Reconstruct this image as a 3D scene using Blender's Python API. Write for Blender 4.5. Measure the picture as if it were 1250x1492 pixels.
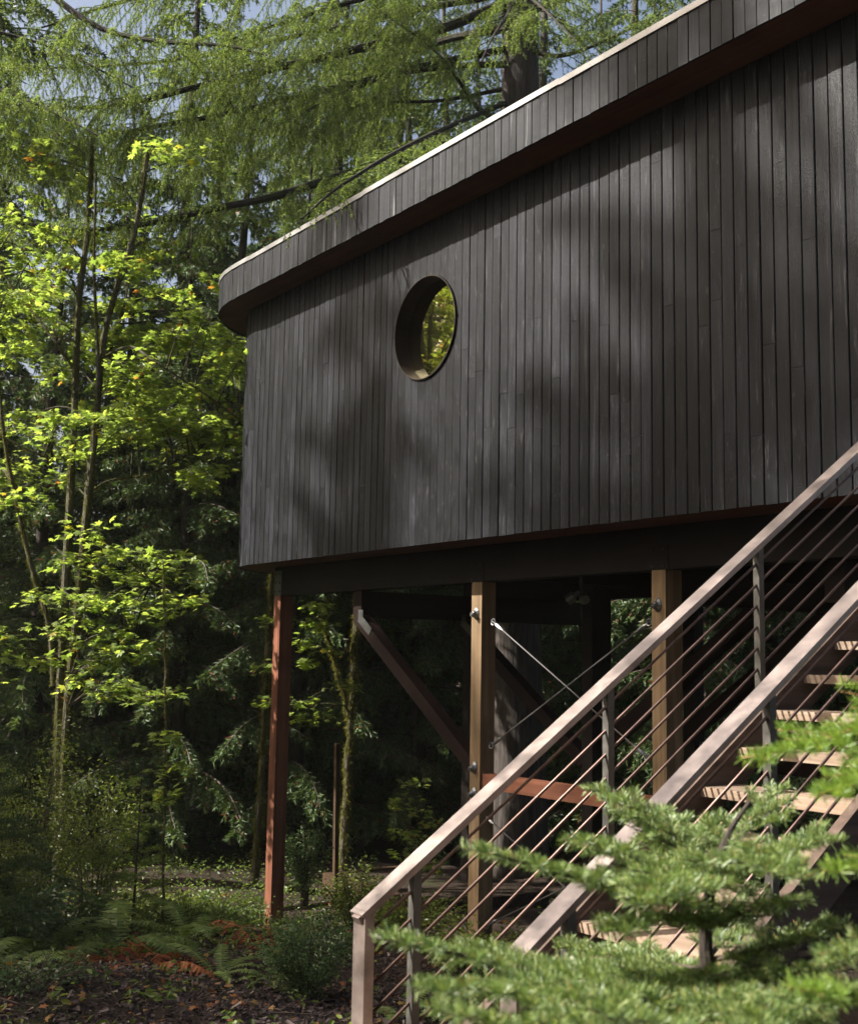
import bpy, math, random
import numpy as np
from mathutils import Matrix, Vector

for o in list(bpy.data.objects): bpy.data.objects.remove(o)
SC = bpy.context.scene
COL = SC.collection
rng = np.random.default_rng(7)
random.seed(7)
R = math.radians
EYE = 2.04                                   # camera height above the ground at the foot of the stair
FPX = 1750.0                                 # focal length in pixels of the 1250 px wide photograph

# ------------------------------------------------------------------ camera
# house frame: X runs along the wall (to the near end), Y goes into the house, Z up; camera above the origin
PITCH, ROLL = 0.121551, R(1.0)
Fl = np.array([-0.81675, 0.57699, 0.0]); Rl = np.array([0.57699, 0.81675, 0.0]); Zl = np.array([0, 0, 1.0])
fwd = Fl*math.cos(PITCH) + Zl*math.sin(PITCH)
up0 = -Fl*math.sin(PITCH) + Zl*math.cos(PITCH)
cup = math.cos(ROLL)*up0 - math.sin(ROLL)*Rl
crt = math.cos(ROLL)*Rl + math.sin(ROLL)*up0
CAMP = np.array([0, 0, EYE])
cam = bpy.data.cameras.new('camera'); camo = bpy.data.objects.new('camera', cam); COL.objects.link(camo)
cam.sensor_fit = 'HORIZONTAL'; cam.sensor_width = 24.0; cam.lens = FPX/1250*24.0
cam.clip_start = 0.05; cam.clip_end = 1500
M = Matrix.Identity(4)
for i in range(3):
    M[i][0] = crt[i]; M[i][1] = cup[i]; M[i][2] = -fwd[i]; M[i][3] = CAMP[i]
camo.matrix_world = M
cam.dof.use_dof = True; cam.dof.focus_distance = 9.0; cam.dof.aperture_fstop = 3.6
SC.camera = camo
SC.render.resolution_x = 857; SC.render.resolution_y = 1024

# ------------------------------------------------------------------ world, sun, exposure
SUN = np.array([-0.62, -1.0, 0.96]); SUN = SUN/np.linalg.norm(SUN)      # towards the sun
wd = bpy.data.worlds.new('World'); SC.world = wd; wd.use_nodes = True
nt = wd.node_tree; sky = nt.nodes.new('ShaderNodeTexSky'); sky.sky_type = 'NISHITA'; sky.sun_disc = False
sky.sun_elevation = math.asin(SUN[2]); sky.sun_rotation = math.atan2(SUN[0], SUN[1])
sky.air_density = 1.0; sky.dust_density = 8.0; sky.ozone_density = 1.0
bg = nt.nodes['Background']; nt.links.new(sky.outputs[0], bg.inputs[0]); bg.inputs[1].default_value = 0.07
sl = bpy.data.lights.new('sun', 'SUN'); sl.energy = 5.0; sl.angle = R(0.6); sl.color = (1.0, 0.955, 0.89)
so = bpy.data.objects.new('sun', sl); COL.objects.link(so)
so.rotation_euler = Vector(SUN).to_track_quat('Z', 'Y').to_euler()
SC.view_settings.view_transform = 'Standard'; SC.view_settings.look = 'None'
SC.view_settings.exposure = 1.65; SC.view_settings.gamma = 1.0
SC.cycles.max_bounces = 6; SC.cycles.diffuse_bounces = 3; SC.cycles.transmission_bounces = 4; SC.cycles.glossy_bounces = 3
SC.cycles.transparent_max_bounces = 4; SC.cycles.sample_clamp_indirect = 3.0; SC.cycles.caustics_reflective = False; SC.cycles.caustics_refractive = False

# ------------------------------------------------------------------ helpers
def at(px, py, d):
    """world point seen at photo pixel (px,py) standing d metres ahead of the camera (level distance)"""
    r = fwd*FPX + crt*(px-625) - cup*(py-746)
    return CAMP + r*(d/(r@Fl))
def P(u, v, z): return np.array([-u, v, z+EYE])       # house frame, z from eye level
def nrm(v): v = np.asarray(v, float); return v/max(np.linalg.norm(v), 1e-9)
def gz(x, y):
    """ground height"""
    x = np.asarray(x, float); y = np.asarray(y, float)
    d = x*Fl[0]+y*Fl[1]; s = x*Rl[0]+y*Rl[1]
    z = np.interp(d, [-60, 0, 4.5, 9, 14, 20, 45, 120, 400], [-0.9, -1.7, -2.04, -2.45, -3.0, -3.15, -2.6, 3, 40])+EYE
    n = 0.05*np.sin(x*1.3+0.5*y)+0.04*np.sin(1.9*y-0.8*x+1)+0.02*np.sin(4.1*x+1.7)*np.sin(3.7*y)+0.012*np.sin(9.3*x-2*y)*np.sin(8.1*y+x)
    return z+n
def tag(o, label, cat, group=None, kind=None):
    if label: o['label'] = label
    if cat: o['category'] = cat
    if group: o['group'] = group
    if kind: o['kind'] = kind
    return o
def thing(name, base, label, cat, group=None):
    e = bpy.data.objects.new(name, None); COL.objects.link(e); e.empty_display_size = 0.3
    e.location = tuple(base); return tag(e, label, cat, group)
def base_of(e): return np.array(e.location) if e is not None else np.zeros(3)

class G:
    """collects geometry in world space; build() links it as one mesh object"""
    def __init__(s): s.v = []; s.t = []; s.q = []; s.tm = []; s.qm = []; s.n = 0; s.poly = []
    def add(s, v, t=None, q=None, m=0):
        v = np.asarray(v, float).reshape(-1, 3)
        if t is not None and len(t): t = np.asarray(t, int).reshape(-1, 3); s.t.append(t+s.n); s.tm.append(np.full(len(t), m))
        if q is not None and len(q): q = np.asarray(q, int).reshape(-1, 4); s.q.append(q+s.n); s.qm.append(np.full(len(q), m))
        s.v.append(v); s.n += len(v); return s
    def box(s, c, ax, ay, az, m=0):
        c, ax, ay, az = map(lambda a: np.asarray(a, float), (c, ax, ay, az))
        v = [c+i*ax+j*ay+k*az for i in (-1, 1) for j in (-1, 1) for k in (-1, 1)]
        return s.add(v, q=[(0,1,3,2),(4,6,7,5),(0,4,5,1),(2,3,7,6),(0,2,6,4),(1,5,7,3)] if np.dot(np.cross(ax, ay), az) > 0 else
                     [(2,3,1,0),(5,7,6,4),(1,5,4,0),(6,7,3,2),(4,6,2,0),(3,7,5,1)], m=m)
    def abox(s, lo, hi, m=0):
        lo = np.asarray(lo, float); hi = np.asarray(hi, float); c = (lo+hi)/2; h = np.abs(hi-lo)/2
        return s.box(c, (h[0],0,0), (0,h[1],0), (0,0,h[2]), m)
    def bar(s, a, b, w, h, upv=(0,0,1), m=0):
        """square bar from a to b, full width w (sideways) and height h"""
        a = np.asarray(a, float); b = np.asarray(b, float); t = nrm(b-a); sd = nrm(np.cross(t, upv)); u = np.cross(sd, t)
        return s.box((a+b)/2, (b-a)/2, -sd*w/2, u*h/2, m)
    def tube(s, pts, rad, n=8, m=0, cap=True, jit=0.0):
        pts = np.asarray(pts, float); k = len(pts); rad = np.broadcast_to(np.asarray(rad, float), (k,))
        tg = np.gradient(pts, axis=0); tg /= np.maximum(np.linalg.norm(tg, axis=1, keepdims=True), 1e-9)
        ref = np.array([0.31, 0.77, 0.55]) if abs(tg[0] @ nrm((0.31,0.77,0.55))) < 0.9 else np.array([1.0, 0, 0])
        sd = np.cross(tg, ref); sd /= np.maximum(np.linalg.norm(sd, axis=1, keepdims=True), 1e-9); bn = np.cross(tg, sd)
        a = np.linspace(0, 2*np.pi, n, endpoint=False)
        rr = rad[:, None]*(1+(jit*np.random.default_rng(k+n).standard_normal((k, n)) if jit else 0))
        v = pts[:, None, :]+rr[..., None]*(np.cos(a)[None, :, None]*sd[:, None, :]+np.sin(a)[None, :, None]*bn[:, None, :])
        i = np.arange(k-1)[:, None]*n; j = np.arange(n)[None, :]; j2 = (j+1) % n
        q = np.stack([i+j, i+j2, i+n+j2, i+n+j], -1).reshape(-1, 4)
        s.add(v.reshape(-1, 3), q=q, m=m)
        if cap:
            b0 = s.n-k*n
            for r0, fl in ((b0, 1), (b0+(k-1)*n, 0)):
                for j in range(1, n-1):
                    tri = (r0, r0+j+1, r0+j) if fl else (r0, r0+j, r0+j+1)
                    s.t.append(np.array([tri])); s.tm.append(np.array([m]))
        return s
    def arrays(s):
        v = np.concatenate(s.v) if s.v else np.zeros((0, 3))
        t = np.concatenate(s.t) if s.t else np.zeros((0, 3), int); q = np.concatenate(s.q) if s.q else np.zeros((0, 4), int)
        tm = np.concatenate(s.tm) if s.tm else np.zeros(0, int); qm = np.concatenate(s.qm) if s.qm else np.zeros(0, int)
        return v, t, q, tm, qm
    def mesh(s, name, mats, origin=(0,0,0), smooth=False):
        v, t, q, tm, qm = s.arrays(); v = v-np.asarray(origin, float)
        me = bpy.data.meshes.new(name); me.vertices.add(len(v)); me.vertices.foreach_set('co', v.astype(np.float32).ravel())
        loops = np.concatenate([t.ravel(), q.ravel()]).astype(np.int32)
        me.loops.add(len(loops)); me.loops.foreach_set('vertex_index', loops)
        tot = np.concatenate([np.full(len(t), 3), np.full(len(q), 4)]).astype(np.int32)
        st = np.concatenate([[0], np.cumsum(tot)[:-1]]).astype(np.int32) if len(tot) else np.zeros(0, np.int32)
        me.polygons.add(len(tot)); me.polygons.foreach_set('loop_start', st); me.polygons.foreach_set('loop_total', tot)
        me.polygons.foreach_set('material_index', np.concatenate([tm, qm]).astype(np.int32))
        me.polygons.foreach_set('use_smooth', np.full(len(tot), bool(smooth)))
        for m in (mats if isinstance(mats, (list, tuple)) else [mats]): me.materials.append(m)
        me.update(calc_edges=True); me.validate(); return me
    def build(s, name, mats, parent=None, origin=None, smooth=False, **kw):
        if origin is None: origin = root_loc(parent)
        me = s.mesh(name, mats, origin, smooth); return link(name, me, parent, **kw)
def root_loc(o):
    p = np.zeros(3)
    while o is not None: p = p+np.array(o.location); o = o.parent
    return p
def link(name, me, parent=None, loc=None, rotz=None, **kw):
    o = bpy.data.objects.new(name, me); COL.objects.link(o); o.parent = parent
    if loc is not None: o.location = tuple(loc)
    if rotz is not None: o.rotation_euler = (0, 0, rotz)
    if kw: tag(o, kw.get('label'), kw.get('cat'), kw.get('group'), kw.get('kind'))
    return o

# ------------------------------------------------------------------ materials
def newmat(name):
    m = bpy.data.materials.new(name); m.use_nodes = True; nt = m.node_tree
    return m, nt, nt.nodes['Principled BSDF'], nt.nodes['Material Output']
def nd(nt, typ, **kw):
    n = nt.nodes.new(typ)
    for k, v in kw.items(): setattr(n, k, v)
    return n
def ramp(nt, src, stops):
    r = nd(nt, 'ShaderNodeValToRGB'); el = r.color_ramp.elements
    while len(el) < len(stops): el.new(0.5)
    for e, (p, c) in zip(el, stops): e.position = p; e.color = (*c, 1) if len(c) == 3 else c
    nt.links.new(src, r.inputs[0]); return r.outputs[0]
def noise(nt, scale, detail=4, rough=0.6, sc=(1,1,1), coord='Object', dist=0.0, off=None):
    tc = nd(nt, 'ShaderNodeTexCoord'); mp = nd(nt, 'ShaderNodeMapping'); mp.inputs['Scale'].default_value = sc
    nt.links.new(tc.outputs[coord], mp.inputs['Vector'])
    if off is not None: nt.links.new(off, mp.inputs['Location'])
    n = nd(nt, 'ShaderNodeTexNoise'); n.inputs['Scale'].default_value = scale; n.inputs['Detail'].default_value = detail
    n.inputs['Roughness'].default_value = rough; n.inputs['Distortion'].default_value = dist
    nt.links.new(mp.outputs[0], n.inputs['Vector']); return n.outputs['Fac']
def math_(nt, op, a, b):
    n = nd(nt, 'ShaderNodeMath', operation=op)
    for i, x in enumerate((a, b)):
        if isinstance(x, (int, float)): n.inputs[i].default_value = x
        else: nt.links.new(x, n.inputs[i])
    return n.outputs[0]
def mixc(nt, fac, a, b, mode='MIX'):
    n = nd(nt, 'ShaderNodeMix', data_type='RGBA', blend_type=mode)
    for i, x in ((0, fac), (6, a), (7, b)):
        if isinstance(x, (int, float)): n.inputs[i].default_value = x
        elif isinstance(x, tuple): n.inputs[i].default_value = (*x, 1)
        else: nt.links.new(x, n.inputs[i])
    return n.outputs[2]
def bump(nt, bs, h, strength=0.4, dist=0.01):
    b = nd(nt, 'ShaderNodeBump'); b.inputs['Strength'].default_value = strength; b.inputs['Distance'].default_value = dist
    nt.links.new(h, b.inputs['Height']); nt.links.new(b.outputs[0], bs.inputs['Normal'])
def objrand(nt):
    oi = nd(nt, 'ShaderNodeObjectInfo'); mu = nd(nt, 'ShaderNodeVectorMath', operation='SCALE')
    cx = nd(nt, 'ShaderNodeCombineXYZ')
    for i in range(3): nt.links.new(oi.outputs['Random'], cx.inputs[i])
    nt.links.new(cx.outputs[0], mu.inputs[0]); mu.inputs['Scale'].default_value = 37.0
    return oi.outputs['Random'], mu.outputs[0]

def m_char(name, pale=0.5, zs=0.16):
    """charred and brushed boards: cool black with grain, scuffs and knots"""
    m, nt, bs, _ = newmat(name); rnd, off = objrand(nt)
    g = noise(nt, 30, 5, 0.7, (1, 1, zs), off=off, dist=0.7)
    k = noise(nt, 5, 3, 0.55, (1, 1, 0.9), off=off)
    fine = noise(nt, 150, 3, 0.65, (1, 1, 0.7), off=off)
    c = ramp(nt, g, [(0.28, (0.004, 0.004, 0.0049)), (0.48, (0.010, 0.0102, 0.012)), (0.62, (0.018, 0.0184, 0.021)), (0.80, (0.07*pale+0.018, 0.07*pale+0.0184, 0.074*pale+0.020))])
    tone = ramp(nt, rnd, [(0, (0.27, 0.28, 0.32)), (0.5, (0.52, 0.54, 0.60)), (1, (1.15, 1.18, 1.26))])
    c = mixc(nt, 1.0, c, tone, 'MULTIPLY')
    c = mixc(nt, 1.0, c, ramp(nt, fine, [(0.3, (0.6,)*3), (0.7, (1.3,)*3)]), 'MULTIPLY')
    c = mixc(nt, 1.0, c, ramp(nt, k, [(0.3, (0.6,)*3), (0.72, (1.35,)*3)]), 'MULTIPLY')
    kn = nd(nt, 'ShaderNodeTexVoronoi'); kn.inputs['Scale'].default_value = 1.0; tc = nd(nt, 'ShaderNodeTexCoord'); mp_ = nd(nt, 'ShaderNodeMapping'); mp_.inputs['Scale'].default_value = (9, 9, 5.5)
    nt.links.new(tc.outputs['Object'], mp_.inputs['Vector']); nt.links.new(off, mp_.inputs['Location']); nt.links.new(mp_.outputs[0], kn.inputs['Vector'])
    kf = ramp(nt, kn.outputs['Distance'], [(0.06, (1, 1, 1)), (0.12, (0, 0, 0))])
    c = mixc(nt, math_(nt, 'MULTIPLY', kf, 0.5), c, (0.045, 0.041, 0.038))
    sc = ramp(nt, g, [(0.60, (0, 0, 0)), (0.72, (1, 1, 1))]); c = mixc(nt, math_(nt, 'MULTIPLY', sc, 0.55*pale), c, (0.20, 0.19, 0.185))
    nt.links.new(c, bs.inputs['Base Color'])
    nt.links.new(ramp(nt, k, [(0.3, (0.40,)*3), (0.7, (0.60,)*3)]), bs.inputs['Roughness'])
    bs.inputs['Specular IOR Level'].default_value = 0.13
    h = math_(nt, 'ADD', math_(nt, 'MULTIPLY', g, 0.8), math_(nt, 'MULTIPLY', fine, 0.4)); bump(nt, bs, h, 0.8, 0.008); return m
def m_wood(name, cols, rough=0.6, axis=2, scale=14, streak=0.04, bumps=0.3, spec=0.2):
    m, nt, bs, _ = newmat(name); rnd, off = objrand(nt)
    sc = [1, 1, 1]; sc[axis] = streak
    g = noise(nt, scale, 6, 0.65, tuple(sc), off=off, dist=0.8); k = noise(nt, 3.0, 3, 0.5, off=off)
    n = len(cols); c = ramp(nt, g, [(0.28+0.42*i/(n-1), cols[i]) for i in range(n)])
    c = mixc(nt, 1.0, c, ramp(nt, k, [(0.3, (0.7, 0.7, 0.7)), (0.7, (1.15, 1.12, 1.1))]), 'MULTIPLY')
    nt.links.new(c, bs.inputs['Base Color']); bs.inputs['Roughness'].default_value = rough
    bs.inputs['Specular IOR Level'].default_value = spec
    bump(nt, bs, g, bumps, 0.006); return m
def m_plain(name, col, rough=0.5, metal=0.0, var=0.25, sc=12):
    m, nt, bs, _ = newmat(name); k = noise(nt, sc, 5, 0.65)
    lo = tuple(c*(1-var) for c in col); hi = tuple(min(1, c*(1+var)) for c in col)
    nt.links.new(ramp(nt, k, [(0.3, lo), (0.7, hi)]), bs.inputs['Base Color'])
    nt.links.new(ramp(nt, k, [(0.3, (max(0, rough-0.1),)*3), (0.7, (min(1, rough+0.12),)*3)]), bs.inputs['Roughness'])
    bs.inputs['Metallic'].default_value = metal; bump(nt, bs, k, 0.15, 0.003); return m
def m_bark(name, dark, light, moss=None, scale=9, mossamt=0.5, vert=0.18, bstr=0.9):
    m, nt, bs, _ = newmat(name); rnd, off = objrand(nt)
    g = noise(nt, scale, 7, 0.7, (1, 1, vert), off=off, dist=1.2)
    c = ramp(nt, g, [(0.32, dark), (0.66, light)])
    if moss:
        k = noise(nt, 3.2, 5, 0.7, (1, 1, 0.5), off=off); f = noise(nt, 60, 2, 0.5)
        mc = ramp(nt, f, [(0.3, tuple(0.5*x for x in moss)), (0.7, moss)])
        fac = ramp(nt, k, [(0.62-mossamt*0.45, (0, 0, 0)), (0.75-mossamt*0.45, (1, 1, 1))])
        c = mixc(nt, fac, c, mc)
    nt.links.new(c, bs.inputs['Base Color']); bs.inputs['Roughness'].default_value = 0.85
    bs.inputs['Specular IOR Level'].default_value = 0.2; bump(nt, bs, g, bstr, 0.03); return m
def m_leaf(name, stops, trans=0.42, rough=0.45, tcol=1.25, spec=0.35):
    """leaf colours differ from leaf to leaf; thin leaves let light through"""
    m, nt, bs, out = newmat(name); ge = nd(nt, 'ShaderNodeNewGeometry')
    c = ramp(nt, ge.outputs['Random Per Island'], stops)
    nt.links.new(c, bs.inputs['Base Color']); bs.inputs['Roughness'].default_value = rough; bs.inputs['Specular IOR Level'].default_value = spec
    tr = nd(nt, 'ShaderNodeBsdfTranslucent'); tc = mixc(nt, 1.0, c, (tcol*1.08, tcol*1.1, tcol*0.6), 'MULTIPLY'); nt.links.new(tc, tr.inputs[0])
    mx = nd(nt, 'ShaderNodeMixShader'); mx.inputs[0].default_value = trans
    nt.links.new(bs.outputs[0], mx.inputs[1]); nt.links.new(tr.outputs[0], mx.inputs[2]); nt.links.new(mx.outputs[0], out.inputs[0]); return m

CHAR = m_char('charred_boards', 0.35); CHARF = m_char('charred_fascia', 1.0, 0.012)
CORE = m_plain('house_core', (0.012, 0.012, 0.012), 0.8)
SOFF = m_wood('stained_soffit', [(0.075, 0.024, 0.011), (0.13, 0.045, 0.02)], 0.6, axis=0)
REDW = m_wood('red_stained_timber', [(0.08, 0.028, 0.015), (0.14, 0.052, 0.028), (0.19, 0.08, 0.045)], 0.6, axis=2)
REDB = m_wood('red_stained_beam', [(0.15, 0.055, 0.032), (0.25, 0.105, 0.062)], 0.6, axis=0)
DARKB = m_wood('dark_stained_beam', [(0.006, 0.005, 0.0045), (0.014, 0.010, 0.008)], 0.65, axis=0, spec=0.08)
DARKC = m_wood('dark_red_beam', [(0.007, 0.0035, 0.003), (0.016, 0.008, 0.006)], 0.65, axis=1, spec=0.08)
POSTW = m_wood('fir_post', [(0.10, 0.065, 0.034), (0.17, 0.115, 0.062), (0.25, 0.17, 0.10)], 0.65, axis=2, streak=0.05)
TREAD = m_wood('weathered_tread', [(0.16, 0.11, 0.075), (0.26, 0.19, 0.135), (0.36, 0.28, 0.21)], 0.7, axis=0)
STRG = m_wood('weathered_stringer', [(0.045, 0.029, 0.022), (0.085, 0.058, 0.044), (0.14, 0.10, 0.08)], 0.65, axis=1)
STEEL = m_plain('brown_patina_steel', (0.37, 0.30, 0.265), 0.40, 0.85, 0.4, 4)
STEELD = m_plain('dark_patina_steel', (0.085, 0.08, 0.07), 0.45, 0.6, 0.35, 9)
RODM = m_plain('rod_steel', (0.085, 0.052, 0.042), 0.4, 0.7, 0.3, 7)
GALV = m_plain('galvanised_steel', (0.22, 0.225, 0.225), 0.4, 0.8, 0.25, 30)
GALVD = m_plain('dull_steel_plate', (0.07, 0.07, 0.068), 0.5, 0.7, 0.25, 20)
FLASH = m_plain('roof_edge_metal', (0.20, 0.195, 0.185), 0.42, 0.5, 0.25, 3)
CABLE = m_plain('tie_rod_metal', (0.05, 0.046, 0.043), 0.6, 0.4, 0.2, 8)
ROOFT = m_plain('roof_membrane', (0.03, 0.03, 0.032), 0.8)
def m_pane():
    m, nt, bs, out = newmat('coated_glass'); gl = nd(nt, 'ShaderNodeBsdfGlossy'); gl.inputs['Roughness'].default_value = 0.015
    k = noise(nt, 2.2, 2, 0.5); bump_n = nd(nt, 'ShaderNodeBump'); bump_n.inputs['Strength'].default_value = 0.02; bump_n.inputs['Distance'].default_value = 0.02
    nt.links.new(k, bump_n.inputs['Height']); nt.links.new(bump_n.outputs[0], gl.inputs['Normal'])
    gl.inputs['Color'].default_value = (0.80, 0.70, 0.42, 1)
    bs.inputs['Base Color'].default_value = (0.012, 0.01, 0.006, 1); bs.inputs['Roughness'].default_value = 0.05
    mx = nd(nt, 'ShaderNodeMixShader'); mx.inputs[0].default_value = 0.85
    nt.links.new(bs.outputs[0], mx.inputs[1]); nt.links.new(gl.outputs[0], mx.inputs[2]); nt.links.new(mx.outputs[0], out.inputs[0]); return m
PANE = m_pane()
BARKF = m_bark('fir_bark', (0.018, 0.015, 0.013), (0.085, 0.07, 0.06), scale=11, vert=0.12)
BARKD = m_bark('dark_forest_bark', (0.018, 0.014, 0.011), (0.075, 0.06, 0.048), (0.035, 0.04, 0.012), 9, 0.25)
BARKM = m_bark('mossy_maple_bark', (0.045, 0.04, 0.028), (0.12, 0.105, 0.08), (0.065, 0.062, 0.014), 14, 0.45, 0.4)
BARKL = m_bark('mossy_limb_bark', (0.014, 0.011, 0.009), (0.05, 0.04, 0.03), (0.035, 0.04, 0.013), 16, 0.35, 0.5)
TWIG = m_plain('twig', (0.05, 0.034, 0.022), 0.8, 0, 0.4, 20)
TWIGO = m_plain('orange_twig', (0.20, 0.10, 0.035), 0.7, 0, 0.4, 20)
MOSS = m_leaf('moss_fuzz', [(0, (0.06, 0.06, 0.012)), (1, (0.19, 0.175, 0.03))], 0.3, 0.8, 1.1, 0.1)
NEEDLE = m_leaf('fir_needles', [(0, (0.065, 0.11, 0.026)), (0.6, (0.14, 0.195, 0.045)), (1, (0.26, 0.31, 0.09))], 0.48, 0.45)
NEEDLEF = m_leaf('young_fir_needles', [(0, (0.045, 0.085, 0.026)), (0.35, (0.105, 0.165, 0.048)), (0.75, (0.185, 0.245, 0.08)), (0.96, (0.31, 0.355, 0.15)), (1, (0.29, 0.17, 0.06))], 0.30, 0.42, 1.2, 0.45)
NEEDLEY = m_leaf('bright_fir_needles', [(0, (0.10, 0.18, 0.03)), (0.6, (0.17, 0.26, 0.05)), (1, (0.25, 0.32, 0.08))], 0.4, 0.42)
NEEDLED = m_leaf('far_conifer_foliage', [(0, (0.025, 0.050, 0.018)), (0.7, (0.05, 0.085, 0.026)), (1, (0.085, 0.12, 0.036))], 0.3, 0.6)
CEDAR = m_leaf('cedar_fronds', [(0, (0.035, 0.060, 0.022)), (0.6, (0.075, 0.115, 0.040)), (0.955, (0.115, 0.16, 0.06)), (0.96, (0.13, 0.045, 0.02)), (1, (0.19, 0.065, 0.028))], 0.25, 0.5)
MAPLE = m_leaf('maple_leaves', [(0, (0.12, 0.175, 0.040)), (0.5, (0.20, 0.265, 0.062)), (0.95, (0.30, 0.345, 0.095)), (0.985, (0.27, 0.25, 0.03)), (1, (0.32, 0.12, 0.03))], 0.55, 0.45, 1.5)
SHRUB = m_leaf('shrub_leaves', [(0, (0.07, 0.10, 0.018)), (0.6, (0.14, 0.18, 0.032)), (1, (0.22, 0.25, 0.05))], 0.35, 0.35)
BOXW = m_leaf('dark_shrub_leaves', [(0, (0.035, 0.075, 0.022)), (0.6, (0.08, 0.135, 0.038)), (1, (0.15, 0.21, 0.07))], 0.22, 0.3, 1.2, 0.5)
FERN = m_leaf('fern_green', [(0, (0.08, 0.125, 0.03)), (0.7, (0.15, 0.20, 0.055)), (1, (0.21, 0.25, 0.09))], 0.35, 0.5)
BRACK = m_leaf('dead_bracken', [(0, (0.14, 0.036, 0.012)), (0.6, (0.27, 0.082, 0.022)), (1, (0.36, 0.16, 0.05))], 0.3, 0.7)
CHIP = m_leaf('bark_chips', [(0, (0.016, 0.011, 0.011)), (0.6, (0.045, 0.031, 0.030)), (0.93, (0.09, 0.068, 0.062)), (1, (0.22, 0.17, 0.14))], 0.0, 0.8, 1, 0.2)
FALL = m_leaf('fallen_leaf_colours', [(0, (0.16, 0.05, 0.015)), (0.45, (0.22, 0.085, 0.025)), (0.7, (0.24, 0.15, 0.03)), (1, (0.10, 0.13, 0.025))], 0.25, 0.6)
HERB = m_leaf('herb_leaves', [(0, (0.05, 0.085, 0.018)), (0.7, (0.10, 0.15, 0.03)), (1, (0.17, 0.20, 0.04))], 0.4, 0.5)
def m_ground():
    m, nt, bs, _ = newmat('forest_soil'); k = noise(nt, 1.2, 6, 0.7); f = noise(nt, 28, 6, 0.75)
    c = ramp(nt, f, [(0.3, (0.012, 0.009, 0.007)), (0.5, (0.035, 0.024, 0.018)), (0.72, (0.075, 0.052, 0.038))])
    g = ramp(nt, k, [(0.52, (0, 0, 0)), (0.64, (1, 1, 1))]); c = mixc(nt, math_(nt, 'MULTIPLY', g, 0.6), c, (0.035, 0.045, 0.014))
    nt.links.new(c, bs.inputs['Base Color']); bs.inputs['Roughness'].default_value = 0.95; bs.inputs['Specular IOR Level'].default_value = 0.1
    bump(nt, bs, f, 1.0, 0.03); return m
SOIL = m_ground()

def onv(px, py, v):
    r = fwd*FPX + crt*(px-625) - cup*(py-746); return CAMP + r*(v/r[1])

# ------------------------------------------------------------------ ground
def build_ground():
    a = np.concatenate([-np.geomspace(0.3, 130, 50)[::-1], np.linspace(-0.2, 22, 130), np.geomspace(22.3, 150, 36)])
    b = np.concatenate([-np.geomspace(9, 140, 30)[::-1], np.linspace(-8.8, 8.8, 110), np.geomspace(9, 140, 30)])
    A, B = np.meshgrid(a, b, indexing='ij'); x = A*Fl[0]+B*Rl[0]; y = A*Fl[1]+B*Rl[1]; z = gz(x, y)
    n, m = A.shape; i = np.arange(n-1)[:, None]*m; j = np.arange(m-1)[None, :]
    q = np.stack([i+j, i+m+j, i+m+j+1, i+j+1], -1).reshape(-1, 4)[:, ::-1]
    g = G(); g.add(np.stack([x, y, z], -1).reshape(-1, 3), q=q); g.build('ground', SOIL, smooth=True, kind='structure')
build_ground()

# ------------------------------------------------------------------ the house on posts
CU, CV, CVB, RW, RR, UE = 12.45, 7.5, 9.3, 1.22, 1.57, 12.45-74*0.1115
ZB, ZS, ZT = 1.0377, 4.1233, 4.476
WINU, WINZ, WINR = 8.998, 3.081, 0.497
house = thing('treehouse', P(8.77, 8.0, gz(-8.77, 8.0)-EYE), 'black charred-timber treehouse raised on posts, with one round window and overhanging roof', 'treehouse')
HB = base_of(house)
def outline(r, ue=UE, n=14):
    p = [(ue, CV-r), (CU, CV-r)]
    for k in range(1, n+1): a = k/n*math.pi/2; p.append((CU+r*math.sin(a), CV-r*math.cos(a)))
    p.append((CU+r, CVB))
    for k in range(1, n+1): a = k/n*math.pi/2; p.append((CU+r*math.cos(a), CVB+r*math.sin(a)))
    p.append((ue, CVB+r)); return p
def prism(g, ol, z0, z1, m=0):
    n = len(ol); v = [P(u, w, z0) for u, w in ol]+[P(u, w, z1) for u, w in ol]
    q = [(i, n+i, n+(i+1) % n, (i+1) % n) for i in range(n)]
    t = [(0, i, i+1) for i in range(1, n-1)]+[(n, n+i+1, n+i) for i in range(1, n-1)]
    g.add(v, t, q, m)
def local(p): return np.asarray(p)-HB
H = ZS-ZB
wall = G(); prism(wall, outline(RW-0.16, UE+0.16), ZB+0.03, ZS-0.004)
wall = wall.build('wall', CORE, house)
def plank_mesh(name, w, t, ch, mat):
    """unit-high board, chamfered front edges, front face at y=0 looking to -y"""
    pr = [(-w/2, t), (-w/2, ch), (-w/2+ch, 0), (w/2-ch, 0), (w/2, ch), (w/2, t)]
    g = G(); n = len(pr); v = [(x, y, 0) for x, y in pr]+[(x, y, 1) for x, y in pr]
    g.add(v, [(0, i, i+1) for i in range(1, n-1)][::1]+[(n, n+i+1, n+i) for i in range(1, n-1)], [(i, n+i, n+(i+1) % n, (i+1) % n) for i in range(n)])
    me = g.mesh(name, mat); return me
PW = 0.1115
pmesh = plank_mesh('plank', PW-0.0055, 0.02, 0.005, CHAR)
def put_plank(u, v, th, z0, z1, me=pmesh, parent=wall, name='plank'):
    o = link(name, me, parent, local(P(u, v, z0)), -th); o.scale = (1, 1, z1-z0)
    return o
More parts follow.
